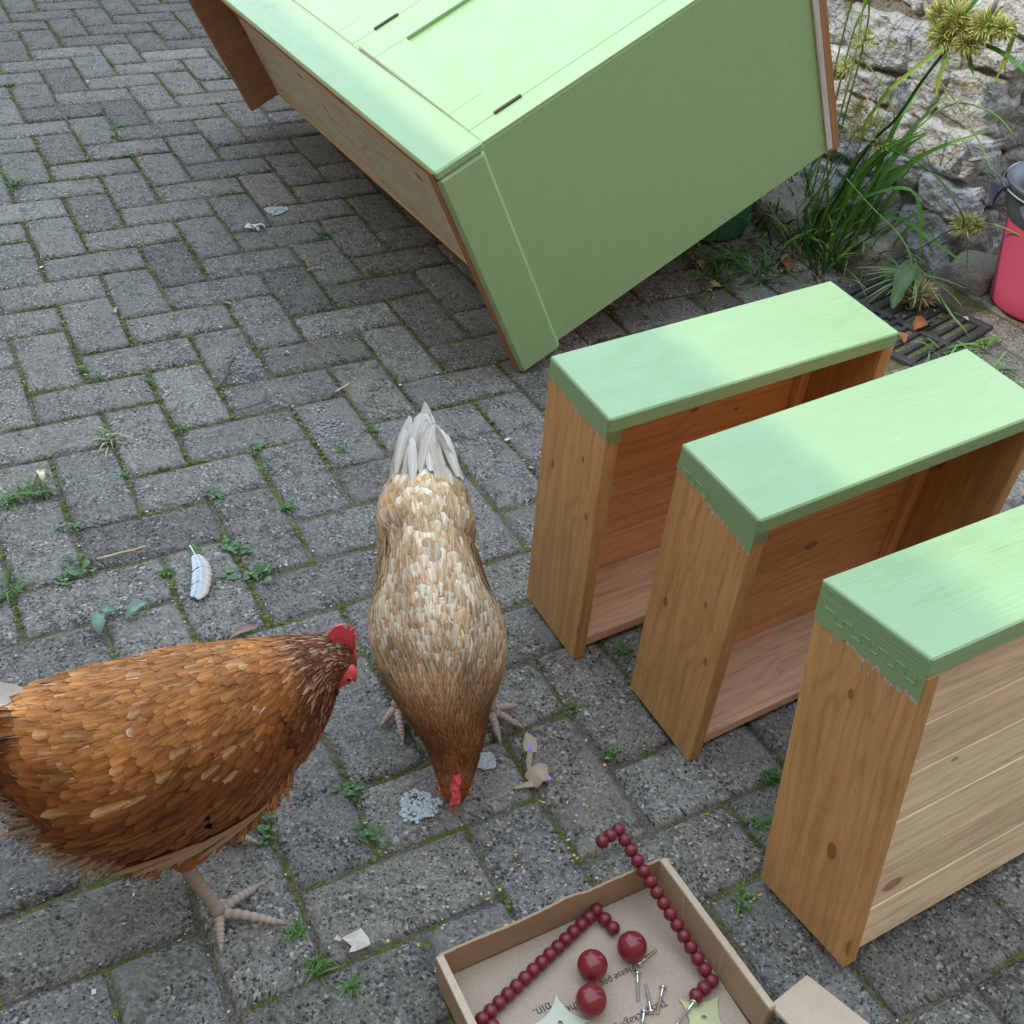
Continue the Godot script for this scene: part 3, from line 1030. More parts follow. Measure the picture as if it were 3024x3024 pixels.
# ------------------------------------------------------------------ drawers
func build_drawer(called: String, label: String, xf: Transform3D, flip: bool, sd: int) -> void:
	var L := 0.4245
	var Tn := 0.1307
	var H := 0.4105
	var o := thing(called, label, "drawer", xf, "drawers standing on end")
	# local: x along the front, y up, z toward the viewer
	var ft := 0.021
	var st := 0.018
	part("front_panel", box_mesh(Vector3(0, H - ft, 0), Vector3(L, H, Tn), 0.0017, 0), M.paint, o)
	if not flip:
		part("front_edge", box_mesh(Vector3(0.002, H - ft + 0.0015, Tn + 0.0002), Vector3(L - 0.002, H - 0.002, Tn + 0.0006), 0.0002, 0), M.paint, o)
	for k in 2:
		var x := 0.0 if k == 0 else L - st
		var hs := part("side_board", box_mesh(Vector3(x, 0.0, 0.0), Vector3(x + st, H - ft - 0.0002, Tn), 0.0016, 1), [M.stain, M.stain2][k], o)
	# the back of the drawer, now standing on the ground
	part("back_board", box_mesh(Vector3(st + 0.0003, 0.004, 0.006), Vector3(L - st - 0.0003, 0.021, Tn - 0.012), 0.001, 0), M.backboard, o)
	# bottom planks: run across the drawer
	var zb := 0.006 if not flip else Tn - 0.0145
	var rows := [0.022, 0.085, 0.155, 0.222, 0.292, 0.342, H - ft - 0.001]
	if flip:
		rows = [0.012, 0.075, 0.135, 0.2, 0.262, 0.325, H - ft - 0.001]
	for k in 6:
		var m: Material = [M.plank, M.plank2, M.plank][rng.randi() % 3] if not flip else [M.pale, M.pale2][rng.randi() % 2]
		part("bottom_plank", box_mesh(Vector3(st - 0.004 if flip else st + 0.0003, rows[k] + 0.0005, zb), Vector3(L - st + 0.004 if flip else L - st - 0.0003, rows[k + 1] - 0.0005, zb + 0.010 + rr(0, 0.0006)), 0.0012, 0), m, o)
	if not flip:
		# inner right side: a darker lining board, its joint showing
		part("corner_block", box_mesh(Vector3(L - st - 0.015, 0.0215, 0.0167), Vector3(L - st - 0.0005, H - ft - 0.001, 0.03), 0.001, 1), M.plank, o)
	# smeared green paint on the end of the left side board, ragged below
	smear(o, sd, H, Tn, ft, flip)

func smear(o: Node3D, sd: int, H: float, Tn: float, ft: float, flip: bool) -> void:
	var f := FastNoiseLite.new()
	f.seed = sd
	f.frequency = 24.0
	var G := Geo.new()
	var n := 230
	var depth := [0.008, 0.014, 0.023][sd % 3] as float
	for pass_ in 2:
		var prev0 := Vector3.ZERO
		var prev1 := Vector3.ZERO
		for i in n + 1:
			var z := Tn * (0.004 + 0.992 * i / n)
			var t := float(i) / n
			var d: float = depth * (0.55 + 0.9 * [t * 0.7, t * 1.3, 0.45 + 0.15 * t][sd % 3]) + f.get_noise_1d(z) * depth * 0.32 + f.get_noise_1d(z * 3.5 + 50.0) * 0.005 + absf(rng.randfn()) * 0.0007
			if pass_ == 1:
				d += absf(rng.randfn()) * 0.004 if sd % 3 != 2 else rr(0.001, 0.009) * smoothstep(0.15, 0.5, t) * smoothstep(1.05, 0.9, t)
			d = clampf(d, 0.002, 0.06)
			var off := -0.0006 if pass_ == 0 else -0.0003
			var a := Vector3(off, H - ft * 0.92, z)
			var b := Vector3(off, H - ft - d, z)
			if i > 0 and (pass_ == 0 or rng.randf() < [0.25, 0.4, 0.75][sd % 3]):
				G.quad(prev0, a, b, prev1, Vector3(-1, 0, 0), Vector2(prev0.z, 0) * 3, Vector2(a.z, 0) * 3, Vector2(b.z, d) * 3, Vector2(b.z, d) * 3)
			prev0 = a
			prev1 = b
		if pass_ == 0:
			part("paint_smear", G.mesh(), M.paint_edge, o)
			G = Geo.new()
		else:
			for i in [26, 40, 30][sd % 3]:
				var zz := Tn * (rr(0.4, 0.98) if sd % 3 != 2 else rr(0.15, 0.98))
				var yy: float = H - ft - depth * rr(0.3, 1.5)
				var ww := rr(0.0003, 0.0009)
				var hh := rr(0.003, 0.011)
				var sl := rr(-0.15, 0.15) * hh
				G.quad(Vector3(-0.0004, yy, zz - ww), Vector3(-0.0004, yy, zz + ww), Vector3(-0.0004, yy - hh, zz + ww * 0.3 + sl), Vector3(-0.0004, yy - hh, zz - ww * 0.3 + sl), Vector3(-1, 0, 0), Vector2.ZERO, Vector2.ZERO, Vector2.ZERO, Vector2.ZERO)
			part("pale_smear", G.mesh(), M.bare, o)
	var C := Geo.new()
	box(C, Vector3(-0.0005, H - ft, 0.002), Vector3(0.0005, H - 0.003, Tn - 0.002), 0.0002, 2)
	# finger joints: a stepped line pressed into the paint
	var z := 0.012
	var up := true
	while z < (Tn - 0.02 if sd % 3 == 2 else (0.05 if sd % 3 == 1 else 0.0)):
		var l := rr(0.009, 0.013)
		var y := H - ft - (0.004 if up else 0.013)
		box(C, Vector3(-0.0012, y, z), Vector3(-0.0004, y + 0.0009, z + l), 0.0002, 2)
		box(C, Vector3(-0.0012, H - ft - 0.013, z + l), Vector3(-0.0004, H - ft - 0.004, z + l + 0.0009), 0.0002, 2)
		up = not up
		z += l
	part("joint_lip", C.mesh(), M.paint_edge, o)
	if not flip:
		var E := Geo.new()
		for i in 14:
			var x := 0.018 * i / 14.0
			box(E, Vector3(x + 0.0004, H - ft - rr(0.006, 0.02), Tn + 0.0001), Vector3(x + 0.0013, H - ft, Tn + 0.0006), 0.0002, 1)
		part("drip_smear", E.mesh(), M.paint_edge, o)

# ------------------------------------------------------------------ cardboard tray with fittings
func build_tray() -> void:
	var o := thing("cardboard_tray", "open brown cardboard box tray holding beads, knobs and screws", "cardboard box", TY(0.0965, 0.001, 0.9605, -0.008))
	var w := 0.262
	var dp := 0.186
	var hh := 0.047
	part("floor", box_mesh(Vector3(0.001, 0, 0.001), Vector3(w - 0.001, 0.003, dp), 0.0006, 0), M.card_in, o)
	# back wall with a dented, torn rim
	var G := Geo.new()
	var n := 56
	var wall_rows := []
	for side in 5:
		var line := PackedVector3Array()
		for i in n + 1:
			var x := w * i / n
			var h0: float = hh + 0.001 * sin(x * 60.0) - 0.007 * exp(-pow((x - 0.172) / 0.018, 2.0)) + 0.0007 * sin(x * 411.0) * sin(x * 97.0)
			var zb: float = -0.004 * exp(-pow((x - 0.165) / 0.03, 2.0)) * 1.0
			line.append([Vector3(x, 0.001, 0.0), Vector3(x, h0 - 0.0005, zb), Vector3(x, h0, zb - 0.0014), Vector3(x, h0 - 0.0005, zb - 0.0028), Vector3(x, 0.001, -0.0028)][side])
		wall_rows.append(line)
	for r in 4:
		for i in n:
			var out: Vector3 = [Vector3(0, 0, 1), Vector3(0, 1, 0.5), Vector3(0, 1, -0.5), Vector3(0, 0, -1)][r]
			var qa: Vector3 = wall_rows[r][i]
			var qb: Vector3 = wall_rows[r][i + 1]
			var qc: Vector3 = wall_rows[r + 1][i + 1]
			var qd: Vector3 = wall_rows[r + 1][i]
			G.quad(qa, qb, qc, qd, out, Vector2(qa.x, qa.y) / 0.3, Vector2(qb.x, qb.y) / 0.3, Vector2(qc.x, qc.y) / 0.3, Vector2(qd.x, qd.y) / 0.3)
	part("back_wall", G.mesh(), M.card, o)
	for k in 2:
		var x := -0.0035 if k == 0 else w - 0.005
		var q := part("side_wall", box_mesh(Vector3(0, 0.0005, -0.002), Vector3(0.0085, hh, dp), 0.0012, 2), M.card, o, Transform3D(Basis(Vector3(0, 0, 1), 0.03 if k == 0 else -0.05) * Basis(Vector3.UP, 0.0 if k == 0 else 0.035), Vector3(x, 0, 0)))
		part("rim_fold", box_mesh(Vector3(0.0004, hh + 0.0001, 0.0), Vector3(0.0081, hh + 0.0009, dp - 0.002), 0.0003, 2), M.card_edge, q)
	for k in 3:
		var zc := [0.108, 0.122, 0.06][k] as float
		var cg := Geo.new()
		box(cg, Vector3(w - 0.0058, 0.004, zc), Vector3(w - 0.0050, hh - 0.004, zc + 0.0007), 0.0002, 1, Vector2(0.3, 0.6), Vector2.ZERO, Transform3D(Basis(Vector3(1, 0, 0), 0.12 - 0.2 * k), Vector3(0, 0, 0.0)))
		part("crease", cg.mesh(), M.card_edge, o)
	# fold marks on the right wall
	part("front_wall", box_mesh(Vector3(0.0, 0.0005, dp - 0.002), Vector3(w - 0.008, hh * 0.55, dp + 0.001), 0.0006, 0), M.card, o)
	# the flap folded out at the front right corner
	var F := Geo.new()
	var inv := o.transform.affine_inverse()
	var fl := [Vector3(0.366, 0.046, 1.143), Vector3(0.430, 0.026, 1.128), Vector3(0.462, 0.024, 1.215), Vector3(0.385, 0.045, 1.24)]
	var nn: Vector3 = (fl[1] - fl[0]).cross(fl[3] - fl[0]).normalized()
	if nn.y < 0:
		nn = -nn
	for s in [0.0, 1.0]:
		var m = nn * -0.003 * s
		F.quad(inv * (fl[0] + m), inv * (fl[1] + m), inv * (fl[2] + m), inv * (fl[3] + m), inv.basis * (nn * (1.0 - 2.0 * s)), Vector2(0, 0), Vector2(0.3, 0), Vector2(0.3, 0.4), Vector2(0, 0.4))
	for k in 4:
		var a: Vector3 = fl[k]
		var b: Vector3 = fl[(k + 1) % 4]
		F.quad(inv * a, inv * b, inv * (b - nn * 0.003), inv * (a - nn * 0.003), inv.basis * ((a + b) * 0.5 - (fl[0] + fl[2]) * 0.5), Vector2(0, 0), Vector2(0.3, 0), Vector2(0.3, 0.02), Vector2(0, 0.02))
	part("flap", F.mesh(), M.card_edge, o)
	# print on the floor of the tray, upside down to the viewer
	var lines := [["Please pop", 0.284, 1.036, 0.242, 1.037], ["This packaging is", 0.2925, 1.081, 0.222, 1.083], ["it in the right", 0.232, 1.0445, 0.172, 1.0455], ["bin.", 0.186, 1.0335, 0.168, 1.034]]
	for l in lines:
		var tm := TextMesh.new()
		tm.text = l[0]
		var sf := SystemFont.new()
		sf.font_names = PackedStringArray(["Droid Sans"])
		tm.font = sf
		tm.font_size = 32
		tm.pixel_size = 0.00032
		tm.depth = 0.0002
		tm.curve_step = 2.0
		tm.horizontal_alignment = HORIZONTAL_ALIGNMENT_LEFT
		var a := Vector3(l[1], 0, l[2])
		var b := Vector3(l[3], 0, l[4])
		var dx := (b - a).normalized()
		var wid: float = tm.get_aabb().size.x
		var sc := (b - a).length() / maxf(wid, 0.001)
		var Bt := Basis(dx * sc, Vector3.UP.cross(dx).normalized() * sc * 1.0, Vector3.UP)
		# text x along dx, text y away from reader, text z up
		Bt = Basis(dx * sc, Vector3.UP.cross(dx) * sc, Vector3.UP)
		part("printed_text", tm, M.ink, o, inv * Transform3D(Bt, a + Vector3(0, 0.0044, 0)))
	# ---- bead handles
	var mesh_b := Geo.new()
	lathe(mesh_b, [[0.0016, -0.0064], [0.0035, -0.0063], [0.0058, -0.0048], [0.0072, -0.0022], [0.0076, 0.0], [0.0072, 0.0022], [0.0058, 0.0048], [0.0035, 0.0063], [0.0016, 0.0064]], 20)
	var bm := mesh_b.mesh()
	var A := []
	var top := Vector3(0.325, 0.070, 0.922)
	var low := Vector3(0.344, 0.0125, 1.086)
	for k in 17:
		var p := top.lerp(low, k / 14.0)
		if k > 14:
			p = low + Vector3(-0.0118, 0.0, 0.003) * (k - 14)
		A.append(p)
	A.push_front(top + Vector3(-0.0118, 0.0, 0.0025))
	A.push_front(top + Vector3(-0.0235, -0.0005, 0.005))
	var B := [Vector3(0.121, 0.0125, 1.031), Vector3(0.115, 0.0125, 1.020)]
	for k in 14:
		B.append(Vector3(0.126, 0.0125, 1.0165).lerp(Vector3(0.278, 0.0125, 0.967), k / 13.0))
	B.append(Vector3(0.2805, 0.0125, 0.980))
	B.append(Vector3(0.283, 0.0125, 0.9925))
	for h in 2:
		var P: Array = A if h == 0 else B
		var t := thing("bead_handle", ["dark red beaded handle leaning over the back rim of the cardboard tray", "dark red beaded handle lying flat along the back of the cardboard tray"][h], "handle", T(P[0].x, 0, P[0].z), "beaded wooden handles")
		var G2 := Geo.new()
		var loc := []
		for p in P:
			loc.append(p - t.position)
		tube(G2, loc, [0.002], 8)
		part("rod", G2.mesh(), M.bead, t)
		for k in P.size():
			var d: Vector3 = P[mini(k + 1, P.size() - 1)] - P[maxi(k - 1, 0)]
			part("bead", bm, M.bead, t, Transform3D(frame_at(d) * Basis(Vector3.UP, rr(0, 6)), loc[k]))
	var kg := Geo.new()
	lathe(kg, [[0.0, -0.0150], [0.005, -0.0148], [0.0105, -0.0118], [0.0142, -0.0065], [0.0157, 0.0], [0.0150, 0.0058], [0.0120, 0.0108], [0.0068, 0.0142], [0.0022, 0.0152], [0.0, 0.0153]], 32)
	var kb := Geo.new()
	lathe(kb, [[0.0025, -0.0156], [0.0045, -0.0155], [0.0055, -0.0146]], 16)
	for k in 3:
		var p: Array = [[0.239, 1.022, 0.5], [0.287, 1.022, 0.9], [0.219, 1.053, 0.2]][k]
		var t := thing("ball_knob", ["dark red ball knob in the tray, the middle one of three", "dark red ball knob touching a screw, closest to the leaning bead handle", "dark red ball knob in the tray beside the pale star plate"][k], "knob", T(p[0], 0.0198, p[1]), "round wooden knobs")
		part("ball", kg.mesh(), M.knob, t, Transform3D(Basis(Vector3(1, 0, 0), p[2] * 0.5) * Basis(Vector3(0, 0, 1), p[2] * 0.6), Vector3.ZERO))
		part("collar", kb.mesh(), M.brass, t, Transform3D(Basis(Vector3(1, 0, 0), p[2] * 0.5) * Basis(Vector3(0, 0, 1), p[2] * 0.6), Vector3.ZERO))
	var scr := [[0.288, 1.036, 0.314, 1.030, "steel screw lying against the ball knob nearest the leaning handle"], [0.2815, 1.044, 0.267, 1.068, "steel screw pointing down beside the word please"], [0.272, 1.084, 0.2835, 1.057, "steel screw with its head on the printed word packaging"], [0.297, 1.068, 0.277, 1.088, "steel screw lying right of the other loose screws, head at the top"], [0.2655, 1.081, 0.245, 1.105, "steel screw cut off by the bottom edge of the picture"], [0.315, 1.096, 0.287, 1.107, "steel screw lying across the yellow star plate"]]
	for k in scr.size():
		var s: Array = scr[k]
		var a := Vector3(s[0], 0.0072, s[1])
		var b := Vector3(s[2], 0.0058, s[3])
		var t := thing("screw", s[4], "screw", T(a.x, a.y + (0.004 if k == 5 else 0.0), a.z), "loose screws in the tray")
		var Bx := frame_at(b - a)
		var len := (b - a).length()
		var Gh := Geo.new()
		lathe(Gh, [[0.0, -0.0022], [0.0018, -0.0021], [0.0034, -0.0012], [0.0038, 0.0], [0.0036, 0.0007], [0.0017, 0.0009]], 16)
		part("head", Gh.mesh(), M.steel, t, Transform3D(Bx, Vector3.ZERO))
		var Gs := Geo.new()
		var prof := [[0.0016, 0.0008], [0.0016, len * 0.35]]
		var yy := len * 0.36
		while yy < len - 0.001:
			prof.append([0.0013, yy])
			prof.append([0.0017, yy + 0.00035])
			yy += 0.0008
		prof.append([0.0012, len])
		prof.append([0.0, len])
		lathe(Gs, prof, 10)
		part("shank", Gs.mesh(), M.steel, t, Transform3D(Bx, Vector3.ZERO))
	# ---- concave star plates with a hole
	for k in 2:
		var c: Vector3 = [Vector3(0.1845, 0.0056, 1.0545), Vector3(0.317, 0.0056, 1.112)][k]
		var first: Vector3 = [Vector3(0.195, 0, 1.027), Vector3(0.342, 0, 1.101)][k]
		var v := Vector2(first.x - c.x, first.z - c.z)
		var t := thing("star_plate", ["pale green four pointed star plate with a centre hole in the tray", "brass yellow four pointed star plate with a screw across it in the tray"][k], "metal plate", T(c.x, c.y, c.z), "star shaped handle plates")
		var R := maxf(v.length(), 0.03)
		var ang := atan2(v.y, v.x)
		var St := Geo.new()
		var N := 64
		var outr := []
		for i in N:
			var a := TAU * i / N
			var q := absf(sin(a * 2.0))          # 0 on a point, 1 between
			var r := R * (1.0 - 0.52 * pow(q, 0.5) + 0.03 * q)
			outr.append(Vector3(cos(a + ang) * r, 0, sin(a + ang) * r))
		for i in N:
			var j := (i + 1) % N
			var a0: Vector3 = outr[i]
			var a1: Vector3 = outr[j]
			var h0 := a0.normalized() * 0.0026
			var h1 := a1.normalized() * 0.0026
			var up := Vector3(0, 0.0011, 0)
			St.quad(h0 + up, h1 + up, a1 + up * 0.8, a0 + up * 0.8, Vector3.UP, Vector2.ZERO, Vector2.ZERO, Vector2.ZERO, Vector2.ZERO)
			St.quad(h0, h1, a1, a0, Vector3.DOWN, Vector2.ZERO, Vector2.ZERO, Vector2.ZERO, Vector2.ZERO)
			St.quad(a0, a1, a1 + up * 0.8, a0 + up * 0.8, a0 + a1, Vector2.ZERO, Vector2.ZERO, Vector2.ZERO, Vector2.ZERO)
			St.quad(h0, h1, h1 + up, h0 + up, -h0 - h1, Vector2.ZERO, Vector2.ZERO, Vector2.ZERO, Vector2.ZERO)
		part("plate", St.mesh(), [M.plate, M.brass][k], t)

# ------------------------------------------------------------------ hens
class Hen:
	var rings := []
	var F := Vector3.ZERO
	var h := Vector3.ZERO
	var r := Vector3.ZERO
	func val(u: float, k: int) -> float:
		var N := rings.size()
		var i := clampi(int(u), 0, N - 2)
		var f := clampf(u - i, 0.0, 1.0)
		return cubic_interpolate(rings[i][k], rings[i + 1][k], rings[maxi(i - 1, 0)][k], rings[mini(i + 2, N - 1)][k], f)
	func center(u: float) -> Vector3:
		return F + h * val(u, 0) + r * val(u, 1) + Vector3.UP * val(u, 2)
	func up(u: float) -> Vector3:
		var p := deg_to_rad(val(u, 3))
		return -h * sin(p) + Vector3.UP * cos(p)
	func at(u: float, th: float) -> Vector3:
		var s := sin(th)
		var c := cos(th)
		return center(u) + up(u) * maxf(val(u, 4), 0.002) * s + r * maxf(val(u, 5), 0.002) * c * (1.0 - 0.10 * maxf(s, 0.0) * maxf(s, 0.0))
	func normal(u: float, th: float) -> Vector3:
		var a := at(minf(u + 0.06, rings.size() - 1.0), th) - at(maxf(u - 0.06, 0.0), th)
		var b := at(u, th + 0.05) - at(u, th - 0.05)
		var m := a.cross(b).normalized()
		if m.dot(at(u, th) - center(u)) < 0.0:
			m = -m
		return m
	func along(u: float, th: float) -> Vector3:
		return (at(minf(u + 0.1, rings.size() - 1.0), th) - at(maxf(u - 0.1, 0.0), th)).normalized()

func feather(G: Geo, p: Vector3, d: Vector3, n: Vector3, L: float, W: float, lift: float, curl: float, cb: Color, cm: Color, ct: Color, cs: Color, ragged := 0.0) -> void:
	var s := d.cross(n).normalized()
	n = s.cross(d).normalized()
	if n.dot(Vector3(0, 0, 0) + n) < 0:
		n = -n
	var ts := [0.0, 0.32, 0.66, 0.88, 1.0]
	var ws := [0.45, 0.9, 1.0, 0.86, 0.42]
	var rows := []
	var cols := []
	var nrm := []
	for i in 5:
		var t: float = ts[i]
		var w: float = ws[i] * W * 0.5
		var c := p + d * (L * t) + n * (sin(lift) * L * t - curl * L * t * t + 0.0006)
		var e := rr(-ragged, ragged) * L
		var e2 := rr(-ragged, ragged) * L
		rows.append([c - s * w - n * w * 0.2 + d * (e - L * 0.05 * t), c, c + s * w - n * w * 0.2 + d * (e2 - L * 0.05 * t)])
		var base := cb.lerp(cm, t / 0.66) if t < 0.66 else cm.lerp(ct, (t - 0.66) / 0.34)
		cols.append([base, base.lerp(cs, 0.75), base])
		var nn := (n + d * (0.6 * curl * t - 0.4 * sin(lift))).normalized()
		nrm.append([(nn - s * 0.16).normalized(), nn, (nn + s * 0.16).normalized()])
	for i in 4:
		for j in 2:
			var v0 := Vector2(j * 0.5, ts[i])
			var v1 := Vector2(j * 0.5 + 0.5, ts[i])
			var v2 := Vector2(j * 0.5 + 0.5, ts[i + 1])
			var v3 := Vector2(j * 0.5, ts[i + 1])
			G.tri(rows[i][j], rows[i][j + 1], rows[i + 1][j + 1], nrm[i][j], nrm[i][j + 1], nrm[i + 1][j + 1], v0, v1, v2, cols[i][j], cols[i][j + 1], cols[i + 1][j + 1])
			G.tri(rows[i][j], rows[i + 1][j + 1], rows[i + 1][j], nrm[i][j], nrm[i + 1][j + 1], nrm[i + 1][j], v0, v2, v3, cols[i][j], cols[i + 1][j + 1], cols[i + 1][j])

func mixc(a: Color, b: Color, t: float) -> Color:
	return a.lerp(b, clampf(t, 0.0, 1.0))

# colours of one feather at (u, th): [base, middle, tip, shaft]
func hen_cols(pale: bool, u: float, th: float) -> Array:
	var q := rng.randf()
	var k := rr(0.82, 1.16) * (1.0 + 0.55 * tone.get_noise_2d(u * 20.0, th * 30.0)) * (1.0 + 0.4 * tone.get_noise_2d(u * 70.0 + 99.0, th * 100.0))
	var s := sin(th)
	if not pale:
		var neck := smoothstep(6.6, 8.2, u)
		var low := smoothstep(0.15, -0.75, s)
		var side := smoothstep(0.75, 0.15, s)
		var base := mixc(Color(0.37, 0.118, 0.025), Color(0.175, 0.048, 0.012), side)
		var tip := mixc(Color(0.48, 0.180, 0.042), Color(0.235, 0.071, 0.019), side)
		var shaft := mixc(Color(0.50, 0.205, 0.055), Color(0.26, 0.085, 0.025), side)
		if u < 6.0 and s > 0.25 and q < 0.13:
			tip = Color(0.60, 0.33, 0.13)
			shaft = Color(0.60, 0.34, 0.14)
		if u < 6.5 and q > 0.975:
			tip = Color(0.76, 0.70, 0.62)
		if s < -0.40:          # loose belly fluff, paler at the rear
			var rear := smoothstep(4.2, 1.0, u)
			base = mixc(Color(0.36, 0.135, 0.042), Color(0.50, 0.34, 0.20), rear)
			tip = mixc(Color(0.46, 0.20, 0.07), Color(0.62, 0.47, 0.31), rear)
			shaft = tip
		base = mixc(base, Color(0.115, 0.028, 0.010), neck)
		tip = mixc(tip, Color(0.20, 0.058, 0.020), neck)
		shaft = mixc(shaft, Color(0.66, 0.43, 0.25) if q < 0.6 else Color(0.3, 0.1, 0.04), neck)
		return [base * k * 0.8, base * k, tip * k, shaft * k]
	var neck2 := smoothstep(6.6, 8.3, u)
	var b2 := Color(0.60, 0.30, 0.105)
	var t2 := Color(0.70, 0.41, 0.175)
	var sh := Color(0.70, 0.55, 0.36)
	var white := 0.34 if u < 5.2 else 0.5 * smoothstep(8.0, 6.4, u) + 0.1
	if absf(cos(th)) > 0.93:
		white *= 0.4
	if q < white and s > -0.4:
		t2 = Color(0.92, 0.74, 0.52)
		b2 = mixc(b2, Color(0.78, 0.53, 0.29), 0.6)
		sh = Color(0.92, 0.80, 0.62)
	elif q > 0.8:
		b2 = Color(0.46, 0.22, 0.075)
	if u < 1.6:
		b2 = Color(0.68, 0.56, 0.38)
		t2 = Color(0.78, 0.70, 0.55)
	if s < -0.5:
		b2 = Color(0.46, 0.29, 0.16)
	b2 = mixc(b2, Color(0.24, 0.074, 0.018), neck2)
	t2 = mixc(t2, Color(0.40, 0.155, 0.045), neck2)
	sh = mixc(sh, Color(0.50, 0.28, 0.12), neck2)
	if u > 5.6 and u < 8.2 and q < 0.25:
		b2 = mixc(b2, Color(0.30, 0.14, 0.055), 0.7)
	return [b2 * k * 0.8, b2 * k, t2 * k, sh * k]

func claw_foot(o: Node3D, ankle: Vector3, toes: Array, hock: Vector3, skin: Color, dark: Color) -> void:
	var G := Geo.new()
	var pts := []
	var rad := []
	var cols := []
	for i in 15:
		var t := i / 14.0
		pts.append(hock.lerp(ankle, t) + Vector3(0.0, 0.0, 0.0))
		rad.append(lerpf(0.0078, 0.0062, t) * (1.0 + 0.05 * (i % 2)) + (0.0016 if i > 12 else 0.0))
		cols.append(skin.lerp(dark, 0.35 + 0.25 * (i % 2)))
	tube(G, pts, rad, 10, cols)
	var foot := part("leg", G.mesh(), M.skin, o)
	for t in toes:
		var tip: Vector3 = t
		var Gt := Geo.new()
		var d := tip - ankle
		var p := curve([ankle + Vector3(0, -0.002, 0), ankle + d * 0.35 + Vector3(0, 0.0025, 0), ankle + d * 0.7 + Vector3(0, 0.0015, 0), ankle + d * 0.9 + Vector3(0, 0.0005, 0)], 36)
		var rd := []
		var cl := []
		for i in 36:
			var u := i / 35.0
			rd.append(lerpf(0.0056, 0.0036, u) * (1.0 + 0.13 * sin(u * 52.0)))
			cl.append(skin.lerp(dark, 0.12 + 0.55 * maxf(0.0, -sin(u * 52.0))))
		tube(Gt, p, rd, 9, cl)
		var toe := part("toe", Gt.mesh(), M.skin, foot)
		var Gc := Geo.new()
		var c0: Vector3 = p[35]
		tube(Gc, [c0 - d.normalized() * 0.002, c0 + d.normalized() * 0.005 + Vector3(0, 0.0008, 0), c0 + d.normalized() * 0.0105 + Vector3(0, -0.0022, 0)], [0.0032, 0.0023, 0.0005], 8, [Color(0.42, 0.30, 0.25), Color(0.42, 0.30, 0.25), Color(0.25, 0.18, 0.15)])
		part("claw", Gc.mesh(), M.skin, foot)

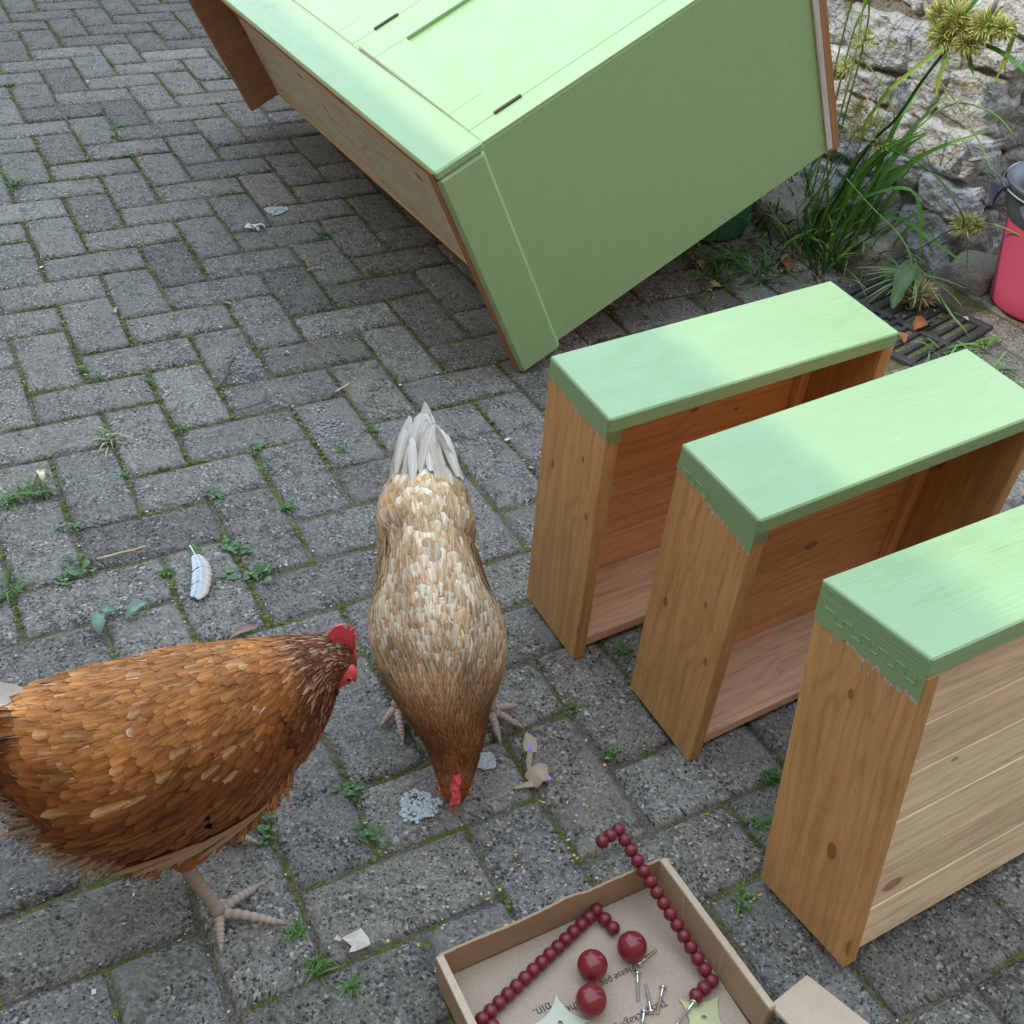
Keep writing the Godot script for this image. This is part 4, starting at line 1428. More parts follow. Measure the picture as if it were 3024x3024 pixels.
func build_hen(pale: bool) -> void:
	var H := Hen.new()
	if pale:
		H.h = Vector3(-0.42, 0, 0.907).normalized()
		H.F = Vector3(0.25, 0, 0.663)
		H.rings = [[-0.160, 0.041, 0.298, -48, 0.018, 0.020], [-0.148, 0.039, 0.277, -42, 0.045, 0.038], [-0.125, 0.039, 0.252, -34, 0.072, 0.053], [-0.09, 0.036, 0.232, -24, 0.090, 0.056], [-0.060, 0.033, 0.220, -22, 0.096, 0.0495],
			[-0.028, 0.029, 0.204, -25, 0.104, 0.0575], [0.014, 0.022, 0.178, -32, 0.102, 0.0735], [0.048, 0.017, 0.151, -42, 0.086, 0.070], [0.075, 0.011, 0.116, -58, 0.064, 0.049], [0.09, 0.002, 0.085, -65, 0.044, 0.035],
			[0.101, -0.001, 0.061, -64, 0.031, 0.027], [0.112, -0.002, 0.045, -55, 0.025, 0.0215], [0.124, -0.002, 0.032, -50, 0.019, 0.0165], [0.132, -0.002, 0.022, -50, 0.010, 0.010]]
	else:
		H.h = Vector3(0.979, 0, 0.204).normalized()
		H.F = Vector3(-0.06, 0, 0.75)
		H.rings = [[-0.192, 0.0, 0.280, -14, 0.020, 0.016], [-0.168, 0.0, 0.262, -14, 0.052, 0.040], [-0.127, 0.0, 0.229, -9, 0.090, 0.070], [-0.07, 0.0, 0.213, -2, 0.108, 0.084], [-0.016, 0.0, 0.219, 1, 0.110, 0.081],
			[0.036, 0.0, 0.2340, 4.0, 0.0990, 0.066], [0.066, 0.0, 0.2520, 7.0, 0.0830, 0.053], [0.090, 0.0, 0.2690, 10.0, 0.0670, 0.044], [0.106, 0.0, 0.2850, 11.0, 0.0515, 0.036], [0.116, 0.0, 0.2945, 10.0, 0.040, 0.030],
			[0.123, -0.001, 0.3015, 5, 0.030, 0.0255], [0.130, -0.003, 0.300, -15, 0.0255, 0.022], [0.1365, -0.005, 0.290, -40, 0.018, 0.016], [0.1405, -0.006, 0.281, -55, 0.010, 0.009]]
	H.r = H.h.cross(Vector3.UP).normalized()
	var o := thing("hen", "pale buff hen pecking with its head down and white tail up" if pale else "ginger brown hen with white tail standing side on at the left", "hen", Transform3D(Basis(), Vector3(H.F.x, 0, H.F.z)), "")
	var origin := H.F
	H.F = Vector3.ZERO            # build in the hen's own axes
	var N := H.rings.size()
	# body: one continuous surface from tail to face, thighs included
	var G := Geo.new()
	var rows := []
	var cc := []
	var ins := []
	var steps := 76
	for i in steps + 1:
		var u := float(i) / steps * (N - 1)
		var line := PackedVector3Array()
		var cl := PackedColorArray()
		for j in 32:
			var th := TAU * j / 32
			line.append(H.at(u, th))
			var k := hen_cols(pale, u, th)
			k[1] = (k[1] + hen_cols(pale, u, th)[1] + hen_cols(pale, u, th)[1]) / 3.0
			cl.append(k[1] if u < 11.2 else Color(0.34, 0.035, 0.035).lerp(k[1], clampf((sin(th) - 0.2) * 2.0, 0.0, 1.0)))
		rows.append(line)
		cc.append(cl)
		ins.append(H.center(u))
	for e in 2:
		var q: Vector3 = ins[0] - H.h * 0.002 if e == 0 else ins[ins.size() - 1] + H.h * 0.001
		var line := PackedVector3Array()
		var cl := PackedColorArray()
		for j in 32:
			line.append(q)
			cl.append(cc[0][0] if e == 0 else cc[cc.size() - 1][0])
		if e == 0:
			rows.push_front(line); cc.push_front(cl); ins.push_front(q + H.h * 0.01)
		else:
			rows.append(line); cc.append(cl); ins.append(q - H.h * 0.01)
	G.grid(rows, true, Vector2(1.0 / 32, 0.1), cc, ins)
	var legs := []
	if pale:
		legs = [[Vector3(0.2995, 0.011, 0.6708), [Vector3(0.3247, 0.004, 0.703), Vector3(0.292, 0.004, 0.712), Vector3(0.335, 0.004, 0.672)], Vector3(0.318, 0.075, 0.628)],
			[Vector3(0.195, 0.011, 0.618), [Vector3(0.172, 0.004, 0.629), Vector3(0.184, 0.004, 0.662), Vector3(0.212, 0.004, 0.660)], Vector3(0.222, 0.075, 0.585)]]
	else:
		legs = [[Vector3(-0.0815, 0.011, 0.7985), [Vector3(-0.0247, 0.004, 0.8352), Vector3(-0.0352, 0.004, 0.7821), Vector3(-0.0904, 0.004, 0.8341)], Vector3(-0.104, 0.082, 0.776)],
			[Vector3(-0.052, 0.011, 0.700), [Vector3(-0.0066, 0.004, 0.7003), Vector3(-0.018, 0.004, 0.675), Vector3(-0.022, 0.004, 0.728)], Vector3(-0.078, 0.078, 0.69)]]
	for l in legs:
		var k := H.center(4.0)
		k.y = 0.15
		var hip: Vector3 = (l[2] - Vector3(origin.x, 0, origin.z)) * (Vector3(0.5, 1, 0.5) if pale else Vector3(0.75, 1, 0.75)) + Vector3(0, 0.055, 0)
		var foot: Vector3 = l[2] - Vector3(origin.x, 0, origin.z)
		var cb: Color = hen_cols(pale, 4.5, -1.2)[1]
		tube(G, [hip + Vector3(0, 0.04, 0), hip, hip.lerp(foot, 0.55), foot.lerp(hip, 0.12), foot + Vector3(0, -0.006, 0)], [0.03, 0.04 if not pale else 0.03, 0.030 if not pale else 0.024, 0.016, 0.008], 12, [cb])
	part("body", G.mesh(), M.vcol, o)
	# plumage: overlapping feathers from tail to head
	var P := Geo.new()
	var WG := Geo.new()
	var FL := Geo.new()
	var u := 0.25
	while u < 11.6:
		var sc := clampf(1.0 - (u - 3.0) / 8.3, 0.16, 1.0)
		var L := lerpf(0.0075, 0.0170 if not pale else 0.0178, sc)
		var Wd := L * ((0.62 if not pale else 0.78) if u < 6.0 else lerpf(0.62 if not pale else 0.78, 0.28, smoothstep(6.0, 8.0, u)))
		var seg := (H.center(minf(u + 0.1, N - 1.0)) - H.center(u)).length() / 0.1
		var circ := PI * (H.val(u, 4) + H.val(u, 5))
		var cnt := int(circ / (Wd * 0.55))
		for k in cnt:
			var th := TAU * (k + rr(-0.3, 0.3)) / cnt + u * 3.0
			var uu := clampf(u + rr(-0.3, 0.3) * L * 0.4 / maxf(seg, 1e-4), 0.05, 11.7)
			var s := sin(th)
			var p := H.at(uu, th)
			var n := H.normal(uu, th)
			var d := -H.along(uu, th)
			var side := absf(cos(th))
			if uu < (8.5 if pale else 10.5):
				d = (d + Vector3.DOWN * side * (0.42 if not pale else 0.15) + H.r * signf(cos(th)) * (0.0 if not pale else 0.12 * (1.0 - side))).normalized()
			d = (d - n * d.dot(n)).normalized()
			d = (d + s_rand(0.13)).normalized()
			if uu > 10.9 and s < 0.35:
				continue                     # bare red face
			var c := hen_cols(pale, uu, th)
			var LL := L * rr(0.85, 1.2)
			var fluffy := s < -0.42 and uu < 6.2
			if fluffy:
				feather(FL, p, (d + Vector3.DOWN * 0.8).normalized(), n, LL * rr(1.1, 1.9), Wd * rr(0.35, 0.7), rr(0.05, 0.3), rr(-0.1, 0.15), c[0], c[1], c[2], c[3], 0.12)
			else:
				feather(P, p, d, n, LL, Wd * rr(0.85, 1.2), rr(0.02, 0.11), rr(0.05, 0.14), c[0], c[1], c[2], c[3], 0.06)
			for m in (2 if s > -0.42 else 3):
				var sp := H.at(clampf(uu + rr(-0.1, 0.1), 0.05, 11.6), th + rr(-0.12, 0.12)) + n * 0.0008
				var sd2 := (d + n * rr(0.02, 0.14) + s_rand(0.16) + (Vector3.DOWN * 0.4 if fluffy else Vector3.ZERO)).normalized()
				var sl := LL * rr(0.5, 1.05)
				var cr := d.cross(n).normalized() * rr(0.00035, 0.0007)
				var cm: Color = [c[1], c[2], c[2]][m]
				P.tri(sp - cr, sp + cr, sp + sd2 * sl - n * sl * 0.05, n, n, n, Vector2(0.2, 0), Vector2(0.8, 0), Vector2(0.5, 1), cm * 0.85, cm * 0.85, cm * 1.12)
		u += L * 0.40 / maxf(seg, 1e-4)
	# loose down under the belly and round the thighs
	for k in (2600 if not pale else 900):
		var uu := rr(0.6, 5.2)
		var th := -PI / 2 + rr(-1.15, 1.15)
		var p := H.at(uu, th)
		var n := H.normal(uu, th)
		var d := (-H.along(uu, th) * rr(0.2, 0.9) + Vector3.DOWN * rr(0.25, 0.8) + s_rand(0.35) + n * 0.1).normalized()
		var c: Color = hen_cols(pale, uu, -1.2)[2]
		if not pale:
			c = mixc(Color(0.40, 0.175, 0.062), Color(0.60, 0.46, 0.32), smoothstep(3.4, 1.0, uu)) * rr(0.8, 1.15)
		var Ld := rr(0.010, 0.024)
		var cr := d.cross(n).normalized() * rr(0.0004, 0.0010)
		var m := p + d * Ld * 0.55 + s_rand(0.0012)
		FL.tri(p - cr, p + cr, m + cr * 0.8, n, n, n, Vector2(0.2, 0), Vector2(0.8, 0), Vector2(0.5, 0.5), c * 0.85, c * 0.85, c)
		FL.tri(m - cr * 0.8, m + cr * 0.8, m + d * Ld * 0.45 + Vector3.DOWN * Ld * 0.12 + s_rand(0.001), n, n, n, Vector2(0.2, 0.5), Vector2(0.8, 0.5), Vector2(0.5, 1), c, c, c * 1.1)
	part("plumage", P.mesh(), M.feather, o).set_meta("kind", "stuff")
	part("belly_fluff", FL.mesh(), M.feather, o).set_meta("kind", "stuff")
	# folded wings: coverts then long flight feathers, standing proud of the flank
	for sd in [-1.0, 1.0]:
		WG = Geo.new()
		var t0 := 0.0 if sd > 0 else PI
		for row in 19:
			var f := row / 18.0
			var uu0 := lerpf(2.6, 6.3, f) if not pale else lerpf(4.4, 6.7, f)
			var cnt := 21
			for k in cnt:
				var e := lerpf(-0.40, 0.50, (k + rr(-0.25, 0.25)) / (cnt - 1.0))
				e *= lerpf(0.55, 1.0, sin(clampf(f * 1.1, 0, 1) * PI * 0.5 + 0.2))
				var th = t0 + sd * e
				var uu := uu0 + rr(-0.15, 0.15)
				var n := H.normal(uu, th)
				var p := H.at(uu, th) + n * (0.003 + 0.004 * sin(f * PI) if not pale else (0.0105 - 0.0095 * f) * (1.0 - smoothstep(0.05, 0.5, e)))
				var d := (-H.along(uu, th) + Vector3.DOWN * (0.30 if not pale else 0.05)).normalized()
				d = (d - n * d.dot(n) + s_rand(0.08)).normalized()
				var L := lerpf(0.046 if not pale else 0.030, 0.0175, smoothstep(0.03, 0.45, f))
				var c := hen_cols(pale, uu, th)
				if not pale and e < 0.1 and rng.randf() < 0.7:
					c = [Color(0.11, 0.032, 0.010), Color(0.165, 0.048, 0.013), Color(0.26, 0.083, 0.023), Color(0.36, 0.15, 0.05)]
				if pale:
					c = [c[0], Color(0.58, 0.29, 0.10) * rr(0.85, 1.1), c[2], c[3]]
				feather(WG, p, d, n, L * rr(0.9, 1.15), L * lerpf(0.28, 0.62, smoothstep(0.1, 0.6, f)), rr(0.0, 0.07), rr(0.05, 0.14), c[0], c[1], c[2], c[3], 0.02)
		# primaries along the lower edge
		for k in 5:
			var uu := lerpf(5.2, 4.0, k / 4.0)
			var th = t0 + sd * (-0.44 + 0.03 * k)
			var n := H.normal(uu, th)
			var p := H.at(uu, th) + n * 0.010
			var d := (-H.along(uu, th) + Vector3.DOWN * 0.05).normalized()
			feather(WG, p, d, n, 0.085 if not pale else 0.045, 0.014, 0.0, 0.12, Color(0.30, 0.12, 0.04), Color(0.42, 0.20, 0.08), Color(0.50, 0.28, 0.14), Color(0.72, 0.55, 0.40), 0.01)
		part("wing", WG.mesh(), M.feather, o)
	# tail: long white feathers over short loose ones
	for k in (46 if pale else 24):
		var long := k < 10
		var f := (k - 4.5) / 4.5 if long else rr(-1.0, 1.0)
		var ub := 0.5 if pale else 1.15
		var base := H.at(ub, PI / 2 - f * 0.9) * (0.6 if pale else 0.92) + H.center(ub) * (0.4 if pale else 0.08)
		var d: Vector3
		if pale:
			d = (Vector3.UP * 0.75 - H.h * 0.42 - H.r * f * (0.10 if long else -0.16) + H.r * 0.03).normalized()
		else:
			d = (Vector3.UP * (0.16 - 0.30 * absf(f)) - H.h * 0.95 - H.r * f * 0.22).normalized()
		var n := (H.h * 0.8 - H.r * f * 0.7 + Vector3.UP * 0.4).normalized() if pale else (H.r * (-0.8 if f >= 0 else 0.8) + Vector3.UP * 0.5).normalized()
		var G2 := Geo.new()
		var white := Color(0.86, 0.80, 0.70) * rr(0.85, 1.05)
		var tl := rr(0.054, 0.076) * (1.0 - 0.28 * absf(f)) if long else rr(0.026, 0.048)
		if not pale:
			tl *= 1.25
		if pale and not long:
			var u3 := rr(0.5, 1.7)
			base = H.at(u3, PI / 2 + rr(-1.5, 1.5))
			var tip3 := H.center(0.4) + (Vector3.UP * 0.75 - H.h * 0.42 + H.r * 0.03).normalized() * 0.075
			d = ((tip3 - base).normalized() + s_rand(0.08)).normalized()
			tl = (tip3 - base).length() * rr(0.45, 0.8)
		feather(G2, base + s_rand(0.004), d + s_rand(0.07), n, tl, rr(0.012, 0.019) if pale else 0.032, rr(-0.05, 0.12), rr(-0.16, 0.16), mixc(white, Color(0.55, 0.36, 0.18), 0.5 if not long else 0.3), mixc(white, Color(0.58, 0.42, 0.25), 0.0 if long else 0.5), white * 1.08, Color(0.80, 0.76, 0.70), 0.09)
		part("tail_feather", G2.mesh(), M.feather, o)
	# face
	var fc := H.center(11.6)
	var fh := (H.center(13.0) - H.center(11.0)).normalized()
	var fu := H.up(11.8)
	for sd in [-1.0, 1.0]:
		var Gf := Geo.new()
		var Bf := Basis(H.r, fu, H.r.cross(fu))
		ball(Gf, fc + H.r * sd * H.val(11.7, 5) * 0.72 - fu * (0.006 if pale else 0.001), Vector3(0.0070, 0.012, 0.013) if pale else Vector3(0.0085, 0.014, 0.013), Color.WHITE, 16, Bf)
		part("face_skin", Gf.mesh(), M.comb, o)
		var Ge := Geo.new()
		ball(Ge, fc + H.r * sd * (H.val(11.7, 5) * 0.72 + (0.0032 if pale else 0.0058)) + fu * 0.003 + fh * 0.004, Vector3(0.0034, 0.0036, 0.0036), Color(0.55, 0.22, 0.03), 12)
		ball(Ge, fc + H.r * sd * (H.val(11.7, 5) * 0.72 + (0.0056 if pale else 0.0081)) + fu * 0.003 + fh * 0.004, Vector3(0.0018, 0.0022, 0.0022), Color(0.01, 0.01, 0.01), 10)
		part("eye", Ge.mesh(), M.skin, o)
		var Gw := Geo.new()
		ball(Gw, H.center(12.4) - fu * 0.020 + H.r * sd * 0.008 - fh * 0.004, Vector3(0.0035, 0.012, 0.008), Color.WHITE, 14, Basis(H.r, fu, H.r.cross(fu)))
		part("wattle", Gw.mesh(), M.comb, o)
	var Gb := Geo.new()
	var bt := H.center(13.0)
	var tip := bt + (fh * 0.019 - fu * 0.004)
	tube(Gb, [bt - fh * 0.006 + fu * 0.002, bt + fu * 0.0022, bt.lerp(tip, 0.55) + fu * 0.0020, tip], [0.0085, 0.0070, 0.0045, 0.0008], 12, [Color(0.30, 0.16, 0.075), Color(0.32, 0.17, 0.08), Color(0.36, 0.20, 0.10), Color(0.40, 0.28, 0.16)])
	tube(Gb, [bt - fh * 0.004 - fu * 0.004, bt - fu * 0.0038, bt.lerp(tip, 0.8) - fu * 0.001], [0.006, 0.005, 0.001], 10, [Color(0.36, 0.24, 0.13)])
	part("beak", Gb.mesh(), M.skin, o)
	# comb: a serrated blade along the crown
	var outl := []
	var mid := []
	if pale:
		for q in [[10.2, 0.006], [10.4, 0.026], [10.7, 0.016], [11.0, 0.030], [11.35, 0.019], [11.7, 0.028], [12.05, 0.017], [12.4, 0.022], [12.7, 0.012], [12.9, 0.012], [13.05, 0.001]]:
			outl.append(H.at(q[0], PI / 2) + H.up(q[0]) * q[1] + H.r * sin(q[0] * 4.0) * 0.005)
			mid.append(H.at(q[0], PI / 2) - H.up(q[0]) * 0.004)
	else:
		for q in [[0.1237, 0.3392], [0.1292, 0.3457], [0.1345, 0.3465], [0.137, 0.3405], [0.1395, 0.3468], [0.1393, 0.3385], [0.1436, 0.3425], [0.1412, 0.3350], [0.1442, 0.3350], [0.1418, 0.329], [0.1432, 0.322], [0.1405, 0.310]]:
			outl.append(H.h * (q[0] + (q[0] - 0.133) * 0.3 + 0.001) + Vector3.UP * (q[1] - 0.001 + maxf(0.0, q[1] - 0.325) * 0.28) + H.r * 0.001)
		for k in outl.size():
			mid.append(H.at(lerpf(10.6, 12.7, float(k) / (outl.size() - 1)), PI / 2) - H.up(11.5) * 0.003)
	var Gk := Geo.new()
	var w0 := 0.0050 if pale else 0.0034
	for k in outl.size() - 1:
		for sd in [-1.0, 1.0]:
			var a: Vector3 = mid[k] + H.r * sd * w0
			var b: Vector3 = mid[k + 1] + H.r * sd * w0
			var c: Vector3 = outl[k + 1] + H.r * sd * 0.0009
			var d: Vector3 = outl[k] + H.r * sd * 0.0009
			var ac = a.lerp(d, 0.5) + H.r * sd * 0.0012
			var bc = b.lerp(c, 0.5) + H.r * sd * 0.0012
			Gk.quad(a, b, bc, ac, H.r * sd, Vector2.ZERO, Vector2.ZERO, Vector2.ZERO, Vector2.ZERO)
			Gk.quad(ac, bc, c, d, H.r * sd, Vector2.ZERO, Vector2.ZERO, Vector2.ZERO, Vector2.ZERO)
		Gk.quad(outl[k] - H.r * 0.0009, outl[k] + H.r * 0.0009, outl[k + 1] + H.r * 0.0009, outl[k + 1] - H.r * 0.0009, outl[k] - mid[k], Vector2.ZERO, Vector2.ZERO, Vector2.ZERO, Vector2.ZERO)
	part("comb", Gk.mesh(), M.comb, o)
	# legs and feet
	var off := Vector3(origin.x, 0, origin.z)
	for l in legs:
		var toes := []
		for t in l[1]:
			toes.append(t - off)
		claw_foot(o, l[0] - off, toes, l[2] - off, Color(0.50, 0.37, 0.31) if pale else Color(0.47, 0.38, 0.31), Color(0.28, 0.21, 0.15))

func s_rand(a: float) -> Vector3:
	return Vector3(rr(-a, a), rr(-a, a), rr(-a, a))

# ------------------------------------------------------------------ plants and pots
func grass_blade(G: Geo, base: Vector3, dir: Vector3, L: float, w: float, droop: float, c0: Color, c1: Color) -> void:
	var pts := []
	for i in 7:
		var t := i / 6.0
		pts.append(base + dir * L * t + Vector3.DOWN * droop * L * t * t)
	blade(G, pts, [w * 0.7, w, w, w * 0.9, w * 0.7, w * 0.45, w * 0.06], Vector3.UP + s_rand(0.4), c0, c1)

func umbel(G: Geo, c: Vector3, r: float, n: int, squash := 1.0, dry := 0.0) -> void:
	for k in n:
		var d := Vector3(rng.randfn(), rng.randfn() * squash + 0.15, rng.randfn()).normalized()
		var st := c + d * r * rr(0.25, 0.7)
		var dd := (d + s_rand(0.5)).normalized()
		var col := Color(0.50, 0.54, 0.16).lerp(Color(0.42, 0.26, 0.17), maxf(dry, (0.75 if rng.randf() < 0.3 else 0.0)) * rr(0.6, 1.0)) * rr(0.7, 1.3)
		blade(G, [st, st + dd * r * 0.24, st + dd * r * 0.48], [r * 0.028, r * 0.042, r * 0.006], s_rand(1.0), col * 0.8, col, 0.5)
		if k % 4 == 0:
			tube(G, [c, st], [0.0007, 0.0005], 4, [Color(0.20, 0.30, 0.05)], false)

func build_sedge() -> void:
	var base := Vector3(1.60, 0, -0.30)
	var o := thing("umbrella_sedge", "tall umbrella sedge with green stems and feathery brown green flower heads against the stone wall", "plant", Transform3D(Basis(), base))
	var gr := Color(0.06, 0.17, 0.03)
	var lt := Color(0.17, 0.32, 0.05)
	# the big cluster of flower heads and its culm
	var V := func(x: float, y: float, z: float) -> Vector3: return Vector3(x, y, z) - base
	var culm := [Vector3(1.664, 0.487, -0.110), Vector3(1.658, 0.415, -0.143), Vector3(1.652, 0.327, -0.177), Vector3(1.646, 0.271, -0.214), Vector3(1.636, 0.16, -0.255), Vector3(1.63, 0.0, -0.29)]
	stem_of(o, "stem", culm, 0.0034, Color(0.03, 0.075, 0.018), base)
	for p in [[1.658, 0.541, -0.145, 0.030], [1.664, 0.543, -0.107, 0.036], [1.660, 0.509, -0.121, 0.036], [1.669, 0.509, -0.069, 0.031], [1.675, 0.545, -0.044, 0.035], [1.681, 0.548, -0.010, 0.026], [1.665, 0.527, -0.09, 0.028]]:
		var G := Geo.new()
		umbel(G, Vector3(p[0], p[1], p[2]) - base, p[3], 420, 0.9)
		part("flower_head", G.mesh(), M.leaf, o)
	for p in [[1.674, 0.436, -0.342, 0.030], [1.661, 0.375, -0.362, 0.026], [1.674, 0.455, -0.342, 0.012], [1.637, 0.275, -0.265, 0.034], [1.663, 0.295, -0.235, 0.028], [1.657, 0.264, -0.210, 0.028], [1.654, 0.314, -0.285, 0.026]]:
		var G := Geo.new()
		umbel(G, Vector3(p[0], p[1], p[2]) - base, p[3], 130, 0.8, 0.5 if p[1] == 0.314 else 0.0)
		part("flower_head", G.mesh(), M.leaf, o)
	var br := [
		[[1.636, 0.493, -0.096], [1.627, 0.438, -0.145], [1.620, 0.380, -0.189], [1.617, 0.338, -0.208], [1.614, 0.307, -0.221], [1.615, 0.268, -0.219], [1.614, 0.218, -0.224]],
		[[1.650, 0.486, -0.092], [1.648, 0.453, -0.093], [1.647, 0.420, -0.091], [1.648, 0.404, -0.086]],
		[[1.690, 0.509, -0.065], [1.700, 0.505, -0.019], [1.707, 0.495, 0.020], [1.715, 0.480, 0.06], [1.72, 0.455, 0.1]],
		[[1.695, 0.548, -0.010], [1.703, 0.550, -0.002], [1.704, 0.503, -0.001], [1.703, 0.475, -0.003], [1.702, 0.447, -0.009]],
		[[1.686, 0.495, -0.086], [1.691, 0.471, -0.069], [1.694, 0.450, -0.054]],
		[[1.662, 0.55, -0.122], [1.660, 0.59, -0.135], [1.655, 0.64, -0.15]], [[1.667, 0.55, -0.095], [1.672, 0.60, -0.074], [1.678, 0.66, -0.05]]]
	for k in br.size():
		var pts := []
		for q in br[k]:
			pts.append(Vector3(q[0], q[1], q[2]) - base)
		var G := Geo.new()
		var c0 := lt if k in [0, 1, 3] else gr
		var c1 := Color(0.30, 0.33, 0.05) if k in [0, 1, 3] else gr * 1.2
		var cv := curve(pts, 14)
		blade(G, cv, taper(0.0042, 0.0046, 0.0008, 14), Vector3(-0.7, 0.6, 0.4), c0, c1, 0.4, Color(0.16, 0.07, 0.03) if k == 0 else Color(0, 0, 0, 0))
		part("leaf", G.mesh(), M.leaf, o)
	var st := [
		[[1.668, 0.60, -0.398], [1.665, 0.504, -0.396], [1.665, 0.401, -0.398], [1.66, 0.2, -0.39], [1.63, 0.0, -0.36]],
		[[1.668, 0.60, -0.345], [1.663, 0.511, -0.351], [1.660, 0.446, -0.365], [1.658, 0.30, -0.365], [1.64, 0.0, -0.35]],
		[[1.651, 0.62, -0.35], [1.653, 0.504, -0.347], [1.655, 0.421, -0.338], [1.655, 0.306, -0.337], [1.64, 0.0, -0.33]],
		[[1.671, 0.60, -0.36], [1.673, 0.514, -0.353], [1.674, 0.44, -0.341], [1.665, 0.2, -0.335], [1.64, 0, -0.32]],
		[[1.673, 0.404, -0.352], [1.681, 0.386, -0.305], [1.691, 0.343, -0.248], [1.698, 0.293, -0.208]],
		[[1.705, 0.417, -0.164], [1.714, 0.395, -0.114], [1.723, 0.361, -0.063], [1.732, 0.320, -0.012], [1.739, 0.282, 0.028]],
		[[1.62, 0.10, -0.24], [1.655, 0.245, -0.19], [1.668, 0.261, -0.144], [1.676, 0.257, -0.101], [1.686, 0.241, -0.042], [1.700, 0.205, 0.005], [1.722, 0.18, 0.01], [1.745, 0.156, 0.0]],
		[[1.65, 0.1, -0.25], [1.700, 0.22, -0.21], [1.723, 0.296, -0.180], [1.731, 0.354, -0.135], [1.737, 0.378, -0.099], [1.746, 0.383, -0.048], [1.753, 0.375, -0.005], [1.759, 0.358, 0.027]],
		[[1.760, 0.172, 0.033], [1.767, 0.179, 0.072], [1.776, 0.176, 0.126], [1.79, 0.16, 0.2]],
		[[1.745, 0.145, -0.005], [1.730, 0.134, -0.021], [1.722, 0.078, -0.068], [1.712, 0.024, -0.120], [1.716, 0.003, -0.105]],
		[[1.757, 0.140, 0.0], [1.757, 0.118, 0.015], [1.760, 0.065, 0.033]],
		[[1.58, 0.2, -0.2], [1.608, 0.160, -0.142], [1.621, 0.132, -0.064], [1.629, 0.100, -0.018], [1.633, 0.05, 0.008]]]
	for k in st.size():
		var pts := []
		for q in st[k]:
			pts.append(Vector3(q[0], q[1], q[2]))
		stem_of(o, "stem", pts, 0.0022 if k < 4 else 0.0016, [Color(0.08, 0.19, 0.035), Color(0.13, 0.26, 0.05), Color(0.20, 0.30, 0.07)][k % 3], base)
	var Gh := Geo.new()
	umbel(Gh, Vector3(1.754, 0.151, -0.004) - base, 0.034, 300, 0.7)
	umbel(Gh, Vector3(1.762, 0.158, 0.018) - base, 0.024, 140, 0.7)
	part("flower_head", Gh.mesh(), M.leaf, o)

func stem_of(o: Node3D, called: String, pts: Array, r: float, col: Color, base: Vector3) -> void:
	var loc := []
	for p in pts:
		loc.append(p - base)
	var G := Geo.new()
	var cv := curve(loc, 20)
	tube(G, cv, [r], 6, [col, col * 1.1, col * 0.95, col])
	part(called, G.mesh(), M.leaf, o)

